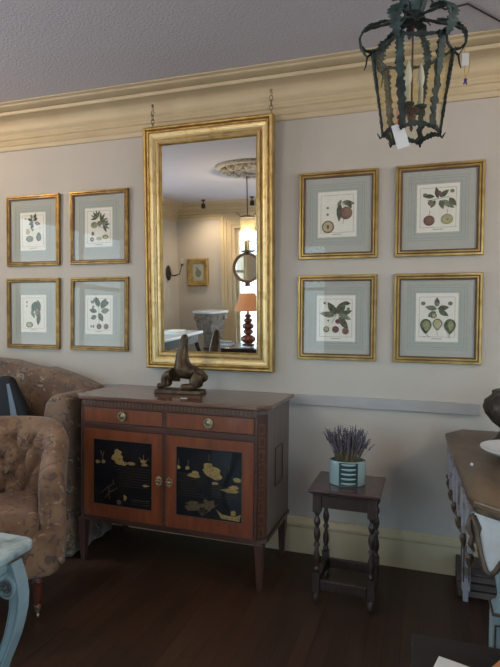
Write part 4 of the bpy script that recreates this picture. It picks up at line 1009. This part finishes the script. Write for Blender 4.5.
for k in range(6):
    a = ang[k]+PI/6; d = Vector((math.cos(a), math.sin(a), 0)); side = Vector((-math.sin(a), math.cos(a), 0))
    MB().ribbon([d*.016+Vector((0, 0, HT-.01)), d*.034+Vector((0, 0, HT+.020)), d*.040+Vector((0, 0, HT+.052)), d*.056+Vector((0, 0, HT+.080)), d*.078+Vector((0, 0, HT+.078))], side, [.016, .034, .040, .030, .008], .004).build('crown_leaf', M['verdigris2'], la)
    MB().ribbon([d*.020+Vector((0, 0, HT-.020)), d*.046+Vector((0, 0, HT-.030)), d*.060+Vector((0, 0, HT-.052))], side, [.018, .030, .006], .004).build('crown_leaf', M['verdigris'], la)
rod = MB(); rod.tube([(0, 0, HT+.03), (0, 0, 2.75-2.0)], .004, 8); rod.lathe([(.05, .75), (.045, .735), (.015, .720), (.005, .715)], 20); rod.build('hanging_rod', M['iron'], la, smooth=True)
rod = MB(); rod.tube([(0, 0, HT-.03), (0, 0, .10)], .0035, 8); rod.lathe([(.003, .104), (.022, .094), (.026, .086), (.012, .076), (.016, .066), (.010, .050), (.004, .036), (.007, .028), (.002, .016)], 16); rod.build('centre_stem', M['leg_red'], la, smooth=True)
for k in range(3):
    a = 2*PI*k/3+.15; x, y = .030*math.cos(a), .030*math.sin(a)
    s = MB(); s.tube([(0, 0, .082), (x*.6, y*.6, .076), (x, y, .092)], .004, 6); s.lathe([(.004, .090), (.020, .098), (.022, .104), (.010, .106)], 14, (x, y, 0)); so_ = s.build('candle_arm', M['verdigris'], la, smooth=True)
    MB().lathe([(.0085, .105), (.0085, .165), (.004, .166)], 14, (x, y, 0)).build('candle_sleeve', M['candle'], so_, smooth=True)
    MB().lathe([(.005, .165), (.011, .185), (.013, .200), (.010, .222), (.004, .245), (.001, .256)], 14, (x, y, 0)).build('bulb', M['bulb'], so_, smooth='all')
# price tag on orange string, tied to the front bar
tg = thing('price_tag', (-.090, -1.14, 1.985), r_(6), 'blank white price tag on orange string tied to the lantern bottom', 'tag')
MB().box(-.020, .020, -.001, .001, -.052, .030).build('card', M['white_card'], tg, loc=(0.0, 0, 0)).rotation_euler = (0, r_(-16), 0)
s = MB(); s.tube([(-.008, 0, .028), (-.003, -.001, .05), (.002, -.001, .072), (-.004, 0, .085), (-.010, 0, .068), (-.006, 0, .028)], .0022, 6); s.tube([(-.004, -.001, .062), (.004, -.002, .055), (.003, -.002, .045)], .002, 5); s.build('string', M['orange'], tg, smooth='all')
tg = thing('hanging_label', (.124, -.93, 2.302), r_(5), 'small white label on gold cord with a purple knot, dangling right of the lantern', 'tag')
MB().box(-.012, .012, -.002, .002, -.030, .016).build('card', M['white_card'], tg, bevel=.001)
s = MB(); s.tube([(0, 0, .010), (-.004, 0, .035), (.002, 0, .055), (-.006, 0, .085), (-.002, 0, .122), (-.034, -.006, .134)], .0014, 5)
s.tube([(0, 0, -.022), (-.002, 0, -.045), (.002, 0, -.075), (.012, 0, -.050), (.016, 0, -.015), (.010, 0, .010)], .0016, 5); s.build('cord', M['yellow'], tg, smooth='all')
s = MB(); s.ball((.002, 0, -.080), .006, 8, 6); s.tube([(.002, 0, -.080), (-.004, 0, -.094)], .003, 5); s.tube([(.002, 0, -.080), (.006, 0, -.096)], .003, 5); s.build('knot', M['purple'], tg, smooth='all')
# cable along the ceiling
cb = MB(); cb.tube([(-.05, -1.0, 2.744), (.008, -.536, 2.744), (.064, -.456, 2.744), (.158, -.47, 2.744), (.309, -.281, 2.744), (.42, -.19, 2.744), (.43, -.10, 2.73)], .004, 6)
tag(cb.build('ceiling_cable', M['iron'], smooth='all'), 'thin dark cable running over the ceiling beside the lantern', 'cable')

# ------------------------------------------------------------------ the rest of the room, seen in the mirror
# small gold framed picture
gp = thing('gold_framed_picture', (-3.38, FY+.002, 1.49), PI, 'small picture in a wide gold frame on the far wall, seen in the mirror', 'picture')
MB().frame(.35, .43, [(0, 0), (0, -.03), (.02, -.045), (.05, -.030), (.085, -.012), (.085, 0)], 0, .215).build('frame', M['gold'], gp, smooth=True)
g = MB(); g.mi = 0; g.box(-.095, .095, -.006, 0, .08, .35); g.mi = 1; disc(g, 0, .2, .05, -.0065, 1, 1, 1.2); leaf(g, 0, .24, .07, 60, .04, -.007, 1); g.build('picture_sheet', [M['mat_board'], M['leaf2']], gp)
MB().box(-.093, .093, -.0095, -.0085, .083, .347).build('glass', M['glass'], gp)
# sconce on the left wall
sn = thing('wall_sconce', (LX, -4.40, 1.70), r_(90), 'iron wall sconce with two candles near the far corner, seen in the mirror', 'sconce')
s = MB(); s.T = Matrix.Rotation(PI/2, 4, 'X'); s.lathe([(.001, 0), (.085, 0), (.090, .008), (.07, .018), (.03, .026), (.001, .03)], 24, sy=1.3); s.build('back_plate', M['iron'], sn, smooth=True)
for k, (dx, dz, dy) in enumerate(((-.13, .15, -.17), (.13, .16, -.30))):
    s = MB(); s.tube([(0, -.02, 0), (dx*.4, -.08, -.05), (dx*.8, dy*.8, -.02), (dx, dy, dz-.04)], .006, 8); s.lathe([(.01, dz-.045), (.028, dz-.035), (.028, dz-.03), (.01, dz-.03)], 14, (dx, dy, 0)); ar = s.build('arm', M['iron'], sn, smooth=True)
    MB().lathe([(.010, dz-.03), (.010, dz+.05), (.003, dz+.054)], 12, (dx, dy, 0)).build('candle', M['candle'], ar, smooth=True)
# round mirror hung on the window
rm = thing('round_mirror', (-2.535, FY+.10, 1.54), PI, 'round wood framed mirror hanging in the far window, seen in the gilt mirror', 'mirror')
s = MB(); s.T = Matrix.Translation((0, 0, .22)) @ Matrix.Rotation(PI/2, 4, 'X'); s.lathe([(.19, .0), (.225, .0), (.23, .02), (.215, .035), (.19, .025)], 40, ring=True); s.build('frame', M['gold_brown'], rm, smooth=True)
s = MB(); s.T = Matrix.Translation((0, 0, .22)) @ Matrix.Rotation(PI/2, 4, 'X'); s.lathe([(.001, .004), (.192, .004), (.192, .008), (.001, .008)], 40); s.build('mirror_glass', M['mirror'], rm)
MB().box(-.04, .04, -.01, .0, .43, .62).box(-.04, .04, -.01, 0, -.06, .01).build('hanging_bracket', M['gold_brown'], rm)
# pedestal with a scrolled capital
pd = thing('stone_pedestal', (-3.00, -4.28, 0), r_(20), 'weathered stone pedestal with a scrolled capital beside the far window', 'pedestal')
s = MB(); s.box(-.17, .17, -.17, .17, 0, .06); s.lathe([(.15, .06), (.15, .09), (.11, .12), (.105, .78), (.12, .80), (.12, .83)], 24); s.build('column', M['stone'], pd, smooth=True)
s = MB(); s.prism([(-.13, -.13), (.13, -.13), (.13, .13), (-.13, .13)], .83, 1.10, 'z', 1.3); 
for sy in (-1, 1):
    for sx in (-1, 1):
        s.T = Matrix.Translation((sx*.13, sy*.14, 1.03)) @ Matrix.Rotation(PI/2, 4, 'X'); s.lathe([(.001, -.03), (.045, -.03), (.05, 0), (.045, .03), (.001, .03)], 16)
s.T = Matrix.Identity(4); s.build('capital', M['stone'], pd, smooth=True)
MB().box(-.19, .19, -.19, .19, 1.10, 1.135).build('cap_slab', M['white_marble'], pd, bevel=.005)
# marble table by the left wall
mt = thing('side_table', (-3.22, -2.85, 0), 0, 'white marble topped table with dark legs by the left wall, seen in the mirror', 'table')
MB().box(-.43, .43, -.66, .66, .885, .92).build('top', M['white_marble'], mt, bevel=.006)
MB().box(-.38, .38, -.60, .60, .77, .885).build('apron', M['iron'], mt)
for sx in (-1, 1):
    for sy in (-1, 1): s = MB(); s.tube([(sx*.36, sy*.58, .77), (sx*.40, sy*.61, .62), (sx*.33, sy*.56, .40), (sx*.30, sy*.54, .18), (sx*.38, sy*.6, 0.012)], [.03, .03, .022, .016, .012], 8); s.build('leg', M['iron'], mt, smooth='all')
tag(MB().box(-.16, .16, -.2, .2, 0, .05).build('white_tray', M['white_card'], bevel=.01, loc=(-3.30, -2.72, .9205)), 'white box lying on the marble side table, seen at the mirror edge', 'box')
tag(MB().box(-.10, .10, -.13, .13, 0, .02).build('pale_book', M['paper'], loc=(-3.08, -3.25, .9205)), 'flat pale book at the far end of the marble side table', 'book')
# round table with lamp and books
lt = thing('lamp_table', (-2.12, -3.22, 0), 0, 'dark wood table carrying the orange lamp, seen at the foot of the mirror', 'table')
MB().box(-.42, .42, -.30, .30, .745, .775).build('top', M['oak_top'], lt, bevel=.006)
MB().box(-.38, .38, -.26, .26, .66, .745).build('apron', M['oak'], lt)
for sx in (-1, 1):
    for sy in (-1, 1): MB().prism([(sx*.36-.02, sy*.24-.02), (sx*.36+.02, sy*.24-.02), (sx*.36+.02, sy*.24+.02), (sx*.36-.02, sy*.24+.02)], .66, 0, 'z', .6, (sx*.36, sy*.24)).build('leg', M['oak'], lt)
tl = thing('table_lamp', (-2.07, -3.25, .7755), 0, 'table lamp with bobbin turned red wood base and orange cone shade', 'lamp')
pr = [(.075, 0), (.078, .01), (.05, .02)]
for zc, rr_ in ((.075, .075), (.165, .052), (.235, .060), (.305, .045), (.360, .035)):
    rr_ *= 1.25; pr += [(max(.018, rr_*math.sqrt(max(0, 1-t_*t_))), zc+t_*rr_*.62) for t_ in (-.92, -.7, -.35, 0, .35, .7, .92)]
pr += [(.015, .40), (.012, .42)]
MB().lathe(pr, 28).build('base', M['lamp_wood'], tl, smooth='all')
s = MB(); s.lathe([(.170, .425), (.165, .425), (.085, .64), (.090, .64), (.170, .425)], 32); s.v and None
me_ = MB(); n = 32; vs = []; fs = []
for r, z in ((.170, .425), (.095, .64), (.092, .64), (.167, .425)):
    vs += [(r*math.cos(2*PI*j/n), r*math.sin(2*PI*j/n), z) for j in range(n)]
for i in range(4): fs += [(i*n+j, i*n+(j+1) % n, ((i+1) % 4)*n+(j+1) % n, ((i+1) % 4)*n+j) for j in range(n)]
me_.add(vs, fs).build('lamp_shade', M['shade'], tl, smooth=True)
MB().tube([(0, 0, .42), (0, 0, .50)], .010, 8).tube([(-.09, 0, .62), (.09, 0, .62)], .002, 5).build('fitting', M['brass'], tl)
for k, (x, y, a, c, wd, z) in enumerate(((-2.33, -3.10, 10, 'white_card', .22, 0), (-2.32, -3.11, -8, 'mat_line', .20, .0225), (-2.21, -3.04, 28, 'white_marble', .18, 0))):
    pass
bs = [(-2.36, -3.20, 12, 'white_card', .20, 0, 'white book at the bottom of the pair left of the orange lamp', .022), (-2.36, -3.20, -6, 'mat_line', .17, .0225, 'grey book lying on top of a white one left of the orange lamp', .026), (-2.02, -3.03, 25, 'white_marble', .15, 0, 'open white leaflet in front of the orange lamp', .006)]
for x, y, a, c, wd, z, lb, th in bs:
    o = MB().box(-wd/2, wd/2, -wd*.36, wd*.36, 0, th).build('book', M[c], bevel=.001, loc=(x, y, .7755+z)); o.rotation_euler = (0, 0, r_(a)); tag(o, lb, 'book')
# glass candle lantern under the ceiling rose
gl = thing('glass_lantern', (-1.86, -2.66, 1.88), 0, 'tall cylindrical glass lantern on an iron rod, seen at the mirror right edge', 'lantern')
s = MB()
n = 28; vs = []; fs = []
for r, z in ((.080, .02), (.080, .38), (.078, .38), (.078, .02)): vs += [(r*math.cos(2*PI*j/n), r*math.sin(2*PI*j/n), z) for j in range(n)]
for i in range(4): fs += [(i*n+j, i*n+(j+1) % n, ((i+1) % 4)*n+(j+1) % n, ((i+1) % 4)*n+j) for j in range(n)]
MB().add(vs, fs).build('glass_cylinder', M['lantern_glass'], gl, smooth=True)
MB().lathe([(.01, -.02), (.03, 0), (.086, .012), (.086, .022), (.02, .024)], 24).build('bottom_cap', M['iron'], gl, smooth=True)
s = MB(); s.lathe([(.086, .378), (.086, .388), (.05, .40), (.006, .41)], 24); s.tube([(0, 0, .40), (0, 0, 2.75-1.88)], .006, 8)
for k in range(3): a = k*2*PI/3+.4; s.tube([(.083*math.cos(a), .083*math.sin(a), .39), (.10*math.cos(a), .10*math.sin(a), .42), (.12*math.cos(a), .12*math.sin(a), .40), (.115*math.cos(a), .115*math.sin(a), .43)], .004, 6)
s.build('top_fitting', M['iron'], gl, smooth=True)
MB().lathe([(.010, .024), (.010, .14), (.004, .145)], 12).build('candle_sleeve', M['candle'], gl, smooth=True)
MB().lathe([(.006, .145), (.014, .17), (.012, .20), (.002, .23)], 12).build('bulb', M['flame'], gl, smooth='all')
point_light('glass_lantern_light', (-1.86, -2.66, 2.125), 20, (1, .76, .52), .012)
for k, (x, y, tx) in enumerate(((-3.35, -1.15, -2.2), (2.0, -2.9, -.4), (1.9, -1.2, .3), (-3.1, -4.35, -3.1), (-2.35, -4.35, -2.4))):  # only the far pair shows in the mirror; the others are added for warmth
    sp = thing('ceiling_spotlight', (x, y, 2.65), 0, 'small dark ceiling spotlight', 'spotlight')
    sp['label'] = ['small dark ceiling spotlight near the left wall', 'small dark ceiling spotlight behind the camera on the right', 'small dark ceiling spotlight near the right wall', 'small dark ceiling spotlight over the far corner, seen in the mirror', 'small dark ceiling spotlight over the far window, seen in the mirror'][k]
    MB().lathe([(.03, .10), (.03, .085), (.008, .08), (.008, .05), (.028, .045), (.032, -.02), (.026, -.02), (.02, .02), (.001, .02)], 16).build('housing', M['iron'], sp, smooth=True)
    if True:
        L = bpy.data.lights.new('spot_light', 'SPOT'); L.energy = SPOT_W if k < 3 else 26; L.color = (1, .76, .52); L.spot_size = r_(150); L.spot_blend = 1; L.shadow_soft_size = .05
        o = bpy.data.objects.new('spot_light', L); COL.objects.link(o); o.location = (x, y, 2.60)
        o.rotation_euler = (Vector((tx, 0 if k < 3 else FY, 1.9 if k < 3 else 1.2))-o.location).to_track_quat('-Z', 'Y').to_euler()
